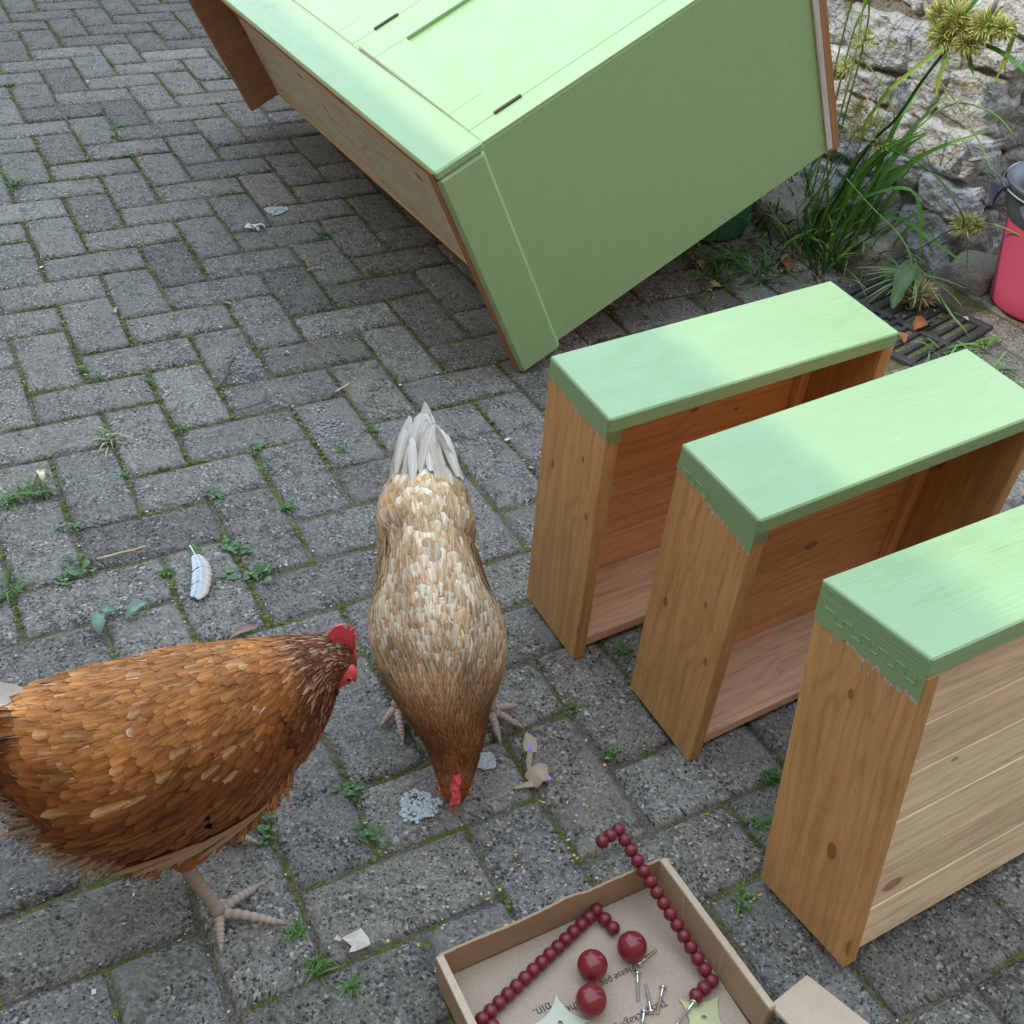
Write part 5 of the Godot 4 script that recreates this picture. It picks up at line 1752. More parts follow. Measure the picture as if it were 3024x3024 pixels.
func build_grass_clump() -> void:
	var base := Vector3(1.62, 0, -0.20)
	var o := thing("grass_clump", "dense clump of long strappy green leaves at the foot of the stone wall", "grass clump", Transform3D(Basis(), base))
	var aim := [[1.721, 0.397, -0.191], [1.732, 0.390, -0.129], [1.729, 0.307, -0.145], [1.729, 0.243, -0.144], [1.728, 0.220, -0.152], [1.724, 0.291, -0.172], [1.717, 0.273, -0.211], [1.728, 0.300, -0.151], [1.682, 0.317, -0.126], [1.750, 0.347, -0.021], [1.70, 0.25, -0.25], [1.69, 0.28, -0.20]]
	for k in aim.size():
		var q: Array = aim[k]
		var tip := Vector3(q[0], q[1], q[2]) - base
		var b := Vector3(rr(-0.03, 0.04), 0.0, rr(-0.10, 0.02))
		var G := Geo.new()
		var mid := b.lerp(tip, 0.55) + Vector3(-0.01, 0.05, -0.01)
		blade(G, curve([b, mid, tip], 12), taper(0.0035, 0.0062, 0.0006, 12), Vector3(-0.8, 0.4, 0.3), Color(0.05, 0.13, 0.02), Color(0.13, 0.29, 0.045), 0.4)
		part("leaf", G.mesh(), M.leaf, o)
	for k in 60:
		var G := Geo.new()
		var b := Vector3(rr(-0.05, 0.06), 0.0, rr(-0.16, 0.03))
		var d := Vector3(rr(0.0, 0.35), rr(0.7, 1.2), rr(0.0, 0.6)).normalized()
		var y := rng.randf()
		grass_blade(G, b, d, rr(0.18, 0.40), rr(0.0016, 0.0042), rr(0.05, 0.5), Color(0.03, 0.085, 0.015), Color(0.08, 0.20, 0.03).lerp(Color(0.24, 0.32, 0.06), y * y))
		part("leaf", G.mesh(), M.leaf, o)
	for k in 150:
		var a := rr(0, TAU)
		var b := Vector3(rr(-0.10, 0.10), 0.0, rr(-0.26, 0.06))
		var d := Vector3(cos(a) * rr(0.1, 0.8) - 0.05, rr(0.5, 1.3), sin(a) * rr(0.1, 0.8) + 0.12).normalized()
		var G := Geo.new()
		var y := rng.randf()
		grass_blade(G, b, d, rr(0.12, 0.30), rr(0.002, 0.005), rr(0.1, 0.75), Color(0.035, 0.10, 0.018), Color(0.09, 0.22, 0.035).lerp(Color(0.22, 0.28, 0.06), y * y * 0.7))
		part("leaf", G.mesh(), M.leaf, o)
	for k in 40:
		var G := Geo.new()
		var a := rr(0, TAU)
		grass_blade(G, Vector3(rr(-0.10, 0.08), 0.0, rr(-0.22, 0.10)), Vector3(cos(a), rr(0.1, 0.9), sin(a)).normalized(), rr(0.08, 0.22), rr(0.001, 0.003), rr(0.3, 0.9), Color(0.17, 0.11, 0.05), Color(0.34, 0.26, 0.13))
		part("dead_leaf", G.mesh(), M.dry, o)
	# the lower arching leaves in front, toward the drain
	for q in [[1.709, 0.114, -0.141, 1.725, 0.100, -0.054, 1.740, 0.085, 0.033], [1.650, 0.19, -0.140, 1.70, 0.18, -0.102, 1.712, 0.07, -0.06]]:
		var G := Geo.new()
		blade(G, curve([Vector3(0.0, 0.1, -0.05), Vector3(q[0], q[1], q[2]) - base, Vector3(q[3], q[4], q[5]) - base, Vector3(q[6], q[7], q[8]) - base], 12), taper(0.004, 0.0055, 0.002, 12), Vector3(-0.3, 0.8, 0.3), Color(0.04, 0.12, 0.03), Color(0.12, 0.26, 0.05), 0.3)
		part("leaf", G.mesh(), M.leaf, o)
	# a second tuft that sprawls on the paving beneath the sideboard's edge
	var b2 := Vector3(1.36, 0, -0.26)
	var s := thing("grass_tuft", "sprawling tuft of dark grass on the paving between sideboard and nearest wall plants", "grass", Transform3D(Basis(), b2))
	for k in 70:
		var a := rr(0, TAU)
		var G := Geo.new()
		var d := Vector3(cos(a), rr(0.25, 1.1), sin(a)).normalized()
		grass_blade(G, Vector3(rr(-0.09, 0.11), 0.0, rr(-0.07, 0.08)), d, rr(0.05, 0.19), rr(0.0015, 0.0034), rr(0.3, 0.9), Color(0.03, 0.08, 0.016), Color(0.08, 0.20, 0.035))
		part("leaf", G.mesh(), M.leaf, s)

func build_pots() -> void:
	var o := thing("pink_pot", "pink plastic plant pot with dark grey bucket rim at the right edge", "plant pot", T(1.897, 0, 0.135))
	var G := Geo.new()
	lathe(G, [[0.0, 0.0], [0.086, 0.0], [0.097, 0.004], [0.104, 0.014], [0.108, 0.05], [0.132, 0.235], [0.127, 0.235], [0.10, 0.06], [0.0, 0.05]], 56)
	part("pot_body", G.mesh(), M.pink, o)
	G = Geo.new()
	lathe(G, [[0.126, 0.19], [0.142, 0.222], [0.1475, 0.258], [0.152, 0.262], [0.153, 0.268], [0.1495, 0.272], [0.143, 0.270], [0.118, 0.245], [0.112, 0.20], [0.0, 0.195]], 56)
	part("grey_rim", G.mesh(), M.greypl, o)
	G = Geo.new()
	var pts := []
	for k in 25:
		var a := lerpf(1.2, 4.6, k / 24.0)
		pts.append(Vector3(cos(a) * 0.157, 0.266 - 0.012 * sin((k / 24.0) * PI), sin(a) * 0.157))
	tube(G, pts, [0.0026], 8)
	part("wire_handle", G.mesh(), M.steel, o)
	G = Geo.new()
	tube(G, [pts[6], pts[8], pts[10]], [0.0052], 10)
	part("red_grip", G.mesh(), M.red, o)
	for k in 2:
		G = Geo.new()
		var c: Vector3 = [Vector3(-0.035, 0.0, 0.055), Vector3(0.02, 0.0, -0.03)][k]
		lathe(G, [[0.028, 0.21], [0.036, 0.285], [0.041, 0.288], [0.041, 0.298], [0.036, 0.299], [0.030, 0.29], [0.025, 0.23], [0.0, 0.225]], 32, Transform3D(Basis(Vector3(1, 0, 0), 0.12), c))
		part("inner_cup", G.mesh(), M.greypl, o)
	G = Geo.new()
	lathe(G, [[0.126, 0.228], [0.09, 0.240], [0.04, 0.236], [0.0, 0.243]], 28)
	part("potting_soil", G.mesh(), M.soil, o)
	for k in 3:
		G = Geo.new()
		var a := 2.4 + k * 0.9
		tube(G, curve([Vector3(cos(a) * 0.05, 0.235, sin(a) * 0.05), Vector3(cos(a) * 0.07, 0.275, sin(a) * 0.06), Vector3(cos(a + 0.3) * 0.10, 0.315 - k * 0.01, sin(a + 0.3) * 0.09)], 9), [0.006, 0.0035, 0.005, 0.003], 8, [Color(0.42, 0.38, 0.30), Color(0.30, 0.26, 0.2), Color(0.5, 0.46, 0.38)])
		part("withered_stem", G.mesh(), M.dry, o)
	G = Geo.new()
	for k in 3:
		var a := 3.0 + k * 0.8
		curl_leaf(G, Vector3(cos(a) * 0.135, 0.265, sin(a) * 0.135), Vector3(cos(a) * 0.168, 0.222 - 0.012 * k, sin(a) * 0.164), 0.030, Color(0.07, 0.085, 0.10), Color(0.10, 0.12, 0.14))
	part("torn_liner", G.mesh(), M.skin, o)
	var lf := thing("dry_leaf", "curled brown dry leaf caught on the rim of the pink pot", "leaf", T(1.768, 0.292, 0.105))
	G = Geo.new()
	curl_leaf(G, Vector3(0.0, 0.0, 0.03), Vector3(0.012, 0.035, -0.035), 0.02, Color(0.30, 0.10, 0.035), Color(0.40, 0.17, 0.06))
	curl_leaf(G, Vector3(0.0, 0.0, 0.02), Vector3(0.045, -0.012, 0.02), 0.016, Color(0.26, 0.085, 0.03), Color(0.36, 0.15, 0.05))
	part("leaf_blade", G.mesh(), M.dry, lf)
	var gp := thing("green_pot", "ribbed green plastic pot propping up the back of the sideboard", "plant pot", T(1.440, 0, -0.475))
	G = Geo.new()
	lathe(G, [[0.0, 0.0], [0.095, 0.0], [0.100, 0.006], [0.122, 0.27], [0.128, 0.272], [0.128, 0.285], [0.118, 0.285], [0.095, 0.05], [0.0, 0.04]], 240, Transform3D(), Color.WHITE, 0.012, 48)
	part("pot_body", G.mesh(), M.greenpot, gp)

func curl_leaf(G: Geo, a: Vector3, b: Vector3, w: float, c0: Color, c1: Color) -> void:
	var d := b - a
	var s := d.cross(Vector3.UP).normalized()
	if s.length() < 0.1:
		s = Vector3.RIGHT
	var up := s.cross(d).normalized()
	var rows := []
	var cc := []
	for i in 9:
		var t := i / 8.0
		var line := PackedVector3Array()
		var cl := PackedColorArray()
		var ww := w * pow(sin(PI * clampf(t * 0.94 + 0.03, 0, 1)), 0.7) * rr(0.8, 1.1)
		for j in 5:
			var x := (j - 2) / 2.0
			line.append(a + d * t + s * x * ww + up * (x * x * ww * 0.55 + sin(t * 5.0 + x) * 0.0025 + sin(t * PI) * d.length() * 0.12))
			cl.append(c0.lerp(c1, rng.randf()))
		rows.append(line)
		cc.append(cl)
	G.grid(rows, false, Vector2(0.25, 0.12), cc, [], 1.0)

func build_drain() -> void:
	var o := thing("drain_grate", "dark iron drain grate set in the paving below the stone wall", "drain", TY(1.56, 0, 0.06, 0.25))
	var w := 0.125
	part("pit", box_mesh(Vector3(-w - 0.02, -0.09, -w - 0.02), Vector3(w + 0.02, -0.03, w + 0.02), 0.002, 0), M.black, o)
	for k in 4:
		var B := Basis(Vector3.UP, k * PI / 2)
		part("frame_bar", box_mesh(Vector3(-w - 0.018, -0.03, w), Vector3(w - 0.0005, 0.003, w + 0.018), 0.002, 0), M.iron, o, Transform3D(B, Vector3.ZERO))
	for k in 9:
		var z := lerpf(-w + 0.013, w - 0.013, k / 8.0)
		part("bar", box_mesh(Vector3(-w + 0.0005, -0.03, z - 0.0055), Vector3(w - 0.0005, -0.001, z + 0.0055), 0.002, 0), M.iron, o)
	part("cross_bar", box_mesh(Vector3(-0.008, -0.031, -w + 0.001), Vector3(0.008, 0.0005, w - 0.001), 0.002, 2), M.iron, o)
	# wilted head of a plant lying over it
	var wl := thing("wilted_plant", "wilted grey green plant with drooping leaf and spent flower head over the drain", "plant", T(1.64, 0, 0.0))
	var G := Geo.new()
	curl_leaf(G, Vector3(0.02, 0.075, -0.03), Vector3(-0.075, 0.012, 0.035), 0.020, Color(0.085, 0.13, 0.055), Color(0.14, 0.20, 0.085))
	curl_leaf(G, Vector3(0.02, 0.07, -0.03), Vector3(-0.03, 0.008, 0.045), 0.016, Color(0.08, 0.13, 0.05), Color(0.13, 0.19, 0.08))
	part("leaf", G.mesh(), M.leaf, wl)
	G = Geo.new()
	umbel(G, Vector3(-0.005, 0.030, 0.035), 0.040, 200, 0.7, 0.9)
	part("flower_head", G.mesh(), M.dry, wl)
	stem_of(wl, "stem", [Vector3(1.629, 0.10, -0.018), Vector3(1.655, 0.075, -0.02), Vector3(1.675, 0.045, 0.02), Vector3(1.665, 0.015, 0.10), Vector3(1.655, 0.004, 0.16)], 0.0024, Color(0.14, 0.22, 0.07), Vector3(1.64, 0, 0))
	for k in 26:
		G = Geo.new()
		var a := rr(1.0, 4.6)
		grass_blade(G, Vector3(0.02, 0.05, -0.01), Vector3(cos(a), rr(0.0, 0.3), sin(a)).normalized(), rr(0.07, 0.14), 0.0028, rr(0.2, 0.4), Color(0.10, 0.17, 0.05), Color(0.20, 0.27, 0.09))
		part("leaf", G.mesh(), M.leaf, wl)
	var lv := [[1.583, 0.105, 0.055, "crumpled brown leaf lying on the drain grate"], [1.505, 0.125, 0.035, "small brown leaf at the edge of the drain grate behind the first drawer"], [1.312, -0.351, 0.03, "orange brown leaf under the back edge of the sideboard"], [1.30, -0.295, 0.035, "curled tan leaf on the paving near the dark grass tuft"], [1.487, -0.224, 0.05, "reddish brown leaf among the grass by the green pot"], [1.27, -0.19, 0.035, "pale buff leaf in front of the dark grass tuft"], [1.71, -0.09, 0.05, "rust brown leaf at the foot of the stone wall above the wilted plant"]]
	for l in lv:
		var d := thing("fallen_leaf", l[3], "leaf", T(l[0], 0.002, l[1]), "")
		G = Geo.new()
		var a := rr(0, TAU)
		var v = Vector3(cos(a), 0.1, sin(a)) * l[2] * 0.5
		var c := Color(0.22, 0.085, 0.03).lerp(Color(0.36, 0.24, 0.14), 0.9 if l[3].begins_with("pale") or l[3].contains("tan") else rng.randf() * 0.3)
		curl_leaf(G, -v, v, l[2] * 0.33, c * 0.8, c * 1.1)
		part("leaf_blade", G.mesh(), M.dry, d)
	var bit := Geo.new()
	curl_leaf(bit, Vector3(-0.5, 0, 0), Vector3(0.5, 0.12, 0.1), 0.3, Color(0.8, 0.8, 0.8), Color(1, 1, 1))
	var xs := []
	var cs := []
	for k in 300:
		var px := rr(1.0, 1.75)
		var p := Vector3(px, 0.001, lerpf(-0.40, 0.12, rng.randf()))
		if p.z > -0.08 and p.x < 1.42:
			continue
		var sz := rr(0.004, 0.016)
		xs.append(Transform3D(Basis(Vector3.UP, rr(0, TAU)) * Basis(Vector3.RIGHT, rr(-0.4, 0.4)).scaled(Vector3(sz, sz, sz * rr(0.5, 1.0))), p))
		cs.append([Color(0.26, 0.12, 0.05), Color(0.36, 0.25, 0.14), Color(0.5, 0.43, 0.33), Color(0.08, 0.06, 0.045)][rng.randi() % 4] * rr(0.6, 1.2))
	tag(multi("leaf_litter", bit.mesh(), M.dry, xs, cs), "broken brown leaf litter lying round the drain and under the sideboard", "leaf litter")
	# bright weeds right of the drain
	var b := Vector3(1.60, 0, 0.24)
	var wd := thing("drain_weed", "leafy green weed sprawling between the drain grate and the second drawer", "weed", Transform3D(Basis(), b))
	for k in 130:
		G = Geo.new()
		var a := rr(0, TAU)
		var bp := Vector3(rr(-0.12, 0.06), 0, rr(-0.06, 0.16))
		bp.x -= bp.z * 0.5
		grass_blade(G, bp, Vector3(cos(a), rr(0.2, 1.2), sin(a)).normalized(), rr(0.02, 0.075), rr(0.0012, 0.0035), rr(0.1, 0.6), Color(0.05, 0.12, 0.03), Color(0.13, 0.25, 0.06))
		part("leaf", G.mesh(), M.leaf, wd)

# ------------------------------------------------------------------ small things on the paving
func weed(p: Vector2, kind: int, size: float, label: String, group := "") -> void:
	var o := thing(["rosette_weed", "grass_weed", "dry_weed"][kind], label, "weed", TY(p.x, -0.004, p.y, rr(0, 6)), group)
	var G := Geo.new()
	var n: int = [17, 26, 24][kind]
	for k in n:
		var a := rr(0, TAU)
		if kind == 0:
			var st := Vector3(rr(-1, 1), 0, rr(-0.5, 0.5)) * size * 0.75
			var d := Vector3(cos(a), rr(0.35, 1.0), sin(a)).normalized()
			var L := size * rr(0.3, 0.62)
			var c := Color(0.075, 0.155, 0.05).lerp(Color(0.14, 0.22, 0.09), rng.randf())
			blade(G, [st, st + d * L * 0.3, st + d * L * 0.6, st + d * L * 0.85 + Vector3(0, -L * 0.05, 0), st + d * L + Vector3(0, -L * 0.14, 0)], [L * 0.06, L * 0.12, L * 0.30, L * 0.26, L * 0.03], Vector3.UP, c * 0.8, c, 0.25)
		else:
			var d := Vector3(cos(a), rr(0.3, 1.4), sin(a)).normalized()
			var st := Vector3(rr(-0.4, 0.4), 0, rr(-0.25, 0.25)) * size
			var c0 := Color(0.05, 0.12, 0.025)
			var c1 := Color(0.13, 0.24, 0.06)
			if kind == 2 and rng.randf() < 0.6:
				c0 = Color(0.20, 0.20, 0.09)
				c1 = Color(0.50, 0.42, 0.26)
			grass_blade(G, st, d, size * rr(0.5, 1.3), rr(0.0008, 0.0016), rr(0.1, 0.6), c0, c1)
	part("leaves", G.mesh(), M.leaf, o).set_meta("kind", "stuff")

func build_weeds() -> void:
	var uniq := [
		[-0.005, -0.113, 2, 0.042, "straw coloured dead grass star in a joint above the fallen feather"],
		[-0.130, -0.003, 1, 0.050, "low green weed patch holding a pale leaf at the left edge"],
		[-0.165, -0.006, 1, 0.045, "green grass patch cut by the left edge, beside the weed holding a pale leaf"],
		[-0.207, 0.204, 1, 0.052, "bushy green grass tuft at the left edge above the ginger hen's back"],
		[-0.009, 0.708, 0, 0.026, "round leaved weed by the ginger hen's far foot"],
		[0.098, 0.700, 0, 0.022, "small leafy weed in the joint between the two hens' heads"],
		[0.098, 0.772, 0, 0.026, "two leafed weed rosettes in the joint left of the pecking beak"],
		[-0.012, 0.848, 1, 0.022, "grass tuft touched by the ginger hen's longest toe"],
		[-0.010, 0.893, 1, 0.022, "grass tuft in the joint beside the torn card scrap"],
		[0.619, -0.517, 1, 0.032, "green grass tuft close to the sideboard's plinth, nearest its front corner"],
		[0.589, -0.721, 1, 0.030, "green grass tuft beside the paper flakes left of the sideboard"],
		[0.020, -1.197, 1, 0.065, "wide grass tuft at the far left of the paving"],
		[0.290, -1.43, 2, 0.030, "reddish withered weed on the paving far left of the sideboard"],
		[0.408, 0.700, 1, 0.016, "small green weed next to a pale blue paint flake in front of the second drawer"],
		[0.410, 0.785, 1, 0.018, "moss like weed in the joint above the bead handle"],
		[0.575, 0.898, 1, 0.024, "grass tuft between the second and third drawers"],
		[0.436, 1.019, 1, 0.024, "low grass between the cardboard tray and the third drawer"],
		[0.518, 0.947, 1, 0.018, "grass against the lower left edge of the third drawer"],
		[0.516, 0.641, 1, 0.020, "grass between the first and second drawers"],
		[0.103, 0.291, 0, 0.034, "trailing small leaved weed in the joint right of the fallen feather"],
		[0.102, 0.226, 0, 0.028, "pale leaved weed in the joint above and right of the fallen feather"],
		[-0.106, 0.090, 0, 0.020, "leafy weed just below the low green weed patch at the left"],
		[-0.108, 0.178, 0, 0.034, "dark leafy weed at the left end of the straw stalk"]]
	for w in uniq:
		weed(Vector2(w[0], w[1]), w[2], w[3], w[4])
	var small := [[-0.001, -0.336], [0.013, -0.309], [0.101, -0.264], [-0.003, -0.011], [0.117, 0.095], [-0.003, 0.245], [0.204, 0.058], [0.110, -0.097], [0.206, 0.170], [-0.129, 0.195], [0.354, -0.305], [0.207, 0.001], [0.596, -2.297], [0.108, -1.894], [0.302, -1.497], [0.504, -1.281], [0.299, -1.998], [0.179, -0.407], [0.298, -1.298], [0.013, 0.928], [0.05, 0.21], [0.33, 0.06], [0.455, -0.09], [0.36, -0.62], [0.40, 0.02]]
	var marks := [["the fallen feather", 0.042, 0.25], ["the dark bent twig", 0.225, -0.225], ["the dead grass star", -0.005, -0.113], ["the low weed patch at the left edge", -0.145, -0.005], ["the pale hen's tail", 0.36, 0.06], ["the cream paper flakes", 0.45, -0.789], ["the front corner of the sideboard's plinth", 0.72, -0.05], ["the wide far left grass tuft", 0.02, -1.197], ["the reddish withered weed", 0.29, -1.43], ["the torn cream card scrap", 0.036, 0.884], ["the far end of the sideboard", 0.65, -1.5], ["the ginger hen's back", -0.10, 0.45]]
	var said := {}
	for s in small:
		var best := 0
		for k in marks.size():
			if Vector2(s[0] - marks[k][1], s[1] - marks[k][2]).length() < Vector2(s[0] - marks[best][1], s[1] - marks[best][2]).length():
				best = k
		var dv := Vector2(s[0] - marks[best][1], s[1] - marks[best][2])
		var side := dv.dot(Vector2(0.887, 0.462))
		var deep := dv.dot(Vector2(-0.507, 0.862))
		var lr := "right of" if side > 0 else "left of"
		var fb := "before" if deep > 0 else "behind"
		var way := lr
		if absf(deep) > absf(side) * 2.2:
			way = fb
		elif absf(deep) > absf(side) * 0.45:
			way = ("in front and " if deep > 0 else "behind and ") + lr
		var far_ := dv.length()
		var how := "just" if far_ < 0.06 else ("a finger's length" if far_ < 0.10 else ("a hand's width" if far_ < 0.145 else ("a hand's length" if far_ < 0.20 else ("a span" if far_ < 0.27 else "a forearm's length"))))
		var round_ := rng.randf() < 0.6
		var lab := "tiny %s %s %s %s" % ["leaf weed" if round_ else "grass sprig", how, way, marks[best][0]]
		if said.has(lab):
			continue
		said[lab] = true
		weed(Vector2(s[0] + rr(-0.004, 0.004), s[1]), 0 if round_ else 1, rr(0.012, 0.022), lab, "tiny weeds in the paving joints")

func stick(called: String, label: String, cat: String, pts: Array, r0: float, r1: float, c: Color) -> void:
	var o := thing(called, label, cat, T(pts[0].x, 0, pts[0].z))
	var loc := []
	for p in pts:
		loc.append(p - o.position)
	var cv := curve(loc, 12)
	for i in cv.size():
		cv[i] += s_rand(r0 * 0.35)
	var G := Geo.new()
	var rd := []
	for i in 12:
		rd.append(lerpf(r0, r1, i / 11.0) * rr(0.85, 1.15))
	tube(G, cv, rd, 7, [c, c * 0.8, c * 1.1, c])
	part("stalk", G.mesh(), M.dry, o)

func build_litter() -> void:
	stick("twig", "dark bent twig lying on the pavers above the pale hen", "twig", [Vector3(0.198, 0.003, -0.189), Vector3(0.222, 0.008, -0.215), Vector3(0.237, 0.007, -0.25), Vector3(0.252, 0.012, -0.264)], 0.0024, 0.0034, Color(0.12, 0.095, 0.075))
	stick("twig", "thin curved twig below the bent twig on the pavers", "twig", [Vector3(0.206, 0.002, -0.113), Vector3(0.235, 0.004, -0.112), Vector3(0.260, 0.004, -0.121), Vector3(0.271, 0.005, -0.146)], 0.0012, 0.0016, Color(0.14, 0.115, 0.09))
	stick("straw", "straight straw stalk lying above the fallen feather", "straw", [Vector3(-0.081, 0.002, 0.182), Vector3(-0.045, 0.003, 0.183), Vector3(-0.012, 0.003, 0.182)], 0.0018, 0.0015, Color(0.50, 0.38, 0.22))
	stick("straw", "short pale stalk on the pavers by the sideboard's shadow", "straw", [Vector3(0.493, 0.002, -0.56), Vector3(0.512, 0.003, -0.565), Vector3(0.53, 0.002, -0.555)], 0.0022, 0.0018, Color(0.42, 0.33, 0.24))
	stick("straw", "pale wood sliver above the pale hen's tail", "straw", [Vector3(0.383, 0.002, -0.105), Vector3(0.40, 0.003, -0.112), Vector3(0.415, 0.002, -0.12)], 0.0021, 0.0014, Color(0.55, 0.45, 0.32))
	# the feather
	var o := thing("fallen_feather", "single white feather with a tan edge lying on a paver", "feather", T(0.044, 0.003, 0.208))
	var G := Geo.new()
	var q := curve([Vector3(0, 0.003, 0), Vector3(0.001, 0.006, 0.03), Vector3(-0.001, 0.008, 0.062), Vector3(-0.012, 0.004, 0.095), Vector3(-0.022, 0.002, 0.108)], 80)
	for i in range(18, 79):
		var t := (i - 18) / 60.0
		var d: Vector3 = (q[mini(i + 1, 79)] - q[i - 1]).normalized()
		var s := Vector3(-d.z, 0, d.x)
		for sd in [-1.0, 1.0]:
			if sd > 0 and (sin(i * 0.9) + sin(i * 0.37 + 1.0) > 1.6) or sd < 0 and sin(i * 1.3) + sin(i * 0.23) > 1.85:
				continue
			var wl := (0.0150 if sd > 0 else 0.0185) * pow(sin(PI * clampf(t * 0.85 + 0.13, 0.0, 1.0)), 0.6)
			var bd = (s * sd + d * 0.75).normalized()
			var tipc := Color(0.50, 0.52, 0.54) if sd > 0 else Color(0.46, 0.30, 0.17).lerp(Color(0.56, 0.52, 0.48), 0.35 * rng.randf() + 0.5 * absf(t - 0.4))
			var w2 := 0.0009
			blade(G, [q[i], q[i] + bd * wl * 0.5 + Vector3(0, 0.0018, 0), q[i] + bd * wl + Vector3(0, rr(-0.0005, 0.001), 0)], [w2, w2 * 1.1, w2 * 0.5], Vector3.UP, Color(0.56, 0.58, 0.61) * rr(0.8, 1.1), tipc, 0.1)
	part("vane", G.mesh(), M.leaf, o)
	G = Geo.new()
	tube(G, q, taper(0.0013, 0.0009, 0.0003, 80), 7, [Color(0.66, 0.65, 0.60)])
	part("shaft", G.mesh(), M.leaf, o)
	# leaves
	var lv := thing("dry_leaf", "narrow curled brown leaf lying behind the ginger hen's neck", "leaf", T(0.062, 0.002, 0.410))
	G = Geo.new()
	curl_leaf(G, Vector3(-0.022, 0.001, 0.004), Vector3(0.022, 0.005, -0.004), 0.006, Color(0.22, 0.15, 0.11), Color(0.34, 0.25, 0.2))
	part("leaf_blade", G.mesh(), M.dry, lv)
	var wl := thing("wilted_leaf", "wilted blue green leaf curled on the paving joint above the ginger hen", "leaf", T(-0.09, 0.003, 0.305))
	G = Geo.new()
	curl_leaf(G, Vector3(-0.018, 0.002, 0.032), Vector3(-0.012, 0.010, -0.006), 0.009, Color(0.12, 0.20, 0.15), Color(0.20, 0.29, 0.22))
	curl_leaf(G, Vector3(-0.012, 0.006, -0.004), Vector3(0.010, 0.008, -0.002), 0.007, Color(0.12, 0.20, 0.14), Color(0.20, 0.28, 0.2))
	curl_leaf(G, Vector3(0.018, 0.001, 0.018), Vector3(0.050, 0.006, -0.004), 0.008, Color(0.12, 0.2, 0.15), Color(0.22, 0.3, 0.23))
	part("leaf_blade", G.mesh(), M.leaf, wl)
	var yl := thing("pale_leaf", "small cream leaf caught in the low green weed patch at the left", "leaf", T(-0.118, 0.014, -0.028))
	G = Geo.new()
	curl_leaf(G, Vector3(0.0, 0.0, 0.012), Vector3(-0.002, 0.006, -0.012), 0.006, Color(0.60, 0.52, 0.36), Color(0.68, 0.60, 0.42))
	part("leaf_blade", G.mesh(), M.dry, yl)
	var fk := [[0.450, -0.789, 0.022, "crumpled cream paper flakes on the pavers left of the sideboard", 3], [0.094, -0.525, 0.010, "small pale seed husk on a paver at the left", 1], [0.305, -1.853, 0.014, "white flake on the far pavers at the upper left", 1], [0.413, 0.721, 0.008, "pale blue paint flake on the paving in front of the second drawer", 1], [0.345, -0.26, 0.010, "cream paper flake on a paver below the sideboard's shadow", 1], [0.395, -0.275, 0.008, "small orange brown leaf scrap on the pavers above the pale hen", 1], [0.02, 0.875, 0.007, "white sliver beside the ginger hen's toes", 1]]
	for f in fk:
		var t := thing("flake", f[3], "flake", T(f[0], 0.002, f[1]))
		G = Geo.new()
		var c := Color(0.66, 0.60, 0.50)
		if f[3].contains("blue"):
			c = Color(0.52, 0.66, 0.70)
		if f[3].contains("orange"):
			c = Color(0.40, 0.17, 0.07)
		for k in f[4]:
			var a := rr(0, TAU)
			var v = Vector3(cos(a), 0.1, sin(a)) * f[2] * 0.6
			curl_leaf(G, -v + Vector3(k * 0.012 - 0.012, 0, 0) * float(f[4] > 1), v + Vector3(k * 0.012 - 0.012, 0.003, 0) * float(f[4] > 1), f[2] * 0.35, c * 0.85, c)
		part("flake_sheet", G.mesh(), M.dry, t)
	# torn card
	card_scrap("card_scrap", "torn cream card scrap lying flat below the ginger hen's foot", Vector3(0.036, 0.0025, 0.884), [[-0.012, -0.008], [0.010, -0.010], [0.0135, 0.004], [0.012, 0.012], [-0.004, 0.012], [-0.011, 0.010], [-0.006, 0.005], [-0.009, -0.001]], Color(0.58, 0.50, 0.41), false)
	for k in 2:
		var t := thing("card_scrap", ["upright twisted brown card scrap with a violet spot beside the pecking hen", "folded brown card scrap with a violet corner below the twisted one"][k], "card", [T(0.318, 0.0, 0.742), T(0.306, 0.0, 0.786)][k])
		G = Geo.new()
		var c := Color(0.40, 0.305, 0.205)
		if k == 0:
			blade(G, curve([Vector3(0.004, 0.016, -0.018), Vector3(0.002, 0.014, -0.006), Vector3(-0.004, 0.010, 0.006)], 8), [0.0005, 0.003, 0.0055, 0.0075, 0.0085, 0.009, 0.0085, 0.008], Vector3(0.2, 1, 0.1), c, c * 1.15, 0.35)
			blade(G, curve([Vector3(-0.003, 0.010, 0.006), Vector3(-0.010, 0.004, 0.016), Vector3(-0.014, 0.001, 0.026)], 8), [0.0045, 0.004, 0.004, 0.0045, 0.0035, 0.004, 0.003, 0.002], Vector3(0.5, 1, 0.0), c * 1.1, c * 0.9, 0.2)
		else:
			blade(G, curve([Vector3(-0.030, 0.001, -0.004), Vector3(-0.018, 0.003, -0.001), Vector3(-0.008, 0.004, 0.002)], 6), [0.0012, 0.003, 0.0026, 0.004, 0.0045, 0.005], Vector3.UP, c * 0.85, c, 0.2)
			blade(G, curve([Vector3(-0.009, 0.003, -0.002), Vector3(0.002, 0.013, -0.003), Vector3(0.014, 0.009, -0.001)], 8), [0.0095, 0.0115, 0.0118, 0.0112, 0.0118, 0.0116, 0.0112, 0.0105], Vector3(-0.1, 1, 0.2), c, c * 1.1, 0.12)
		part("sheet", G.mesh(), M.dry, t)
		G = Geo.new()
		var vc := Color(0.40, 0.29, 0.68)
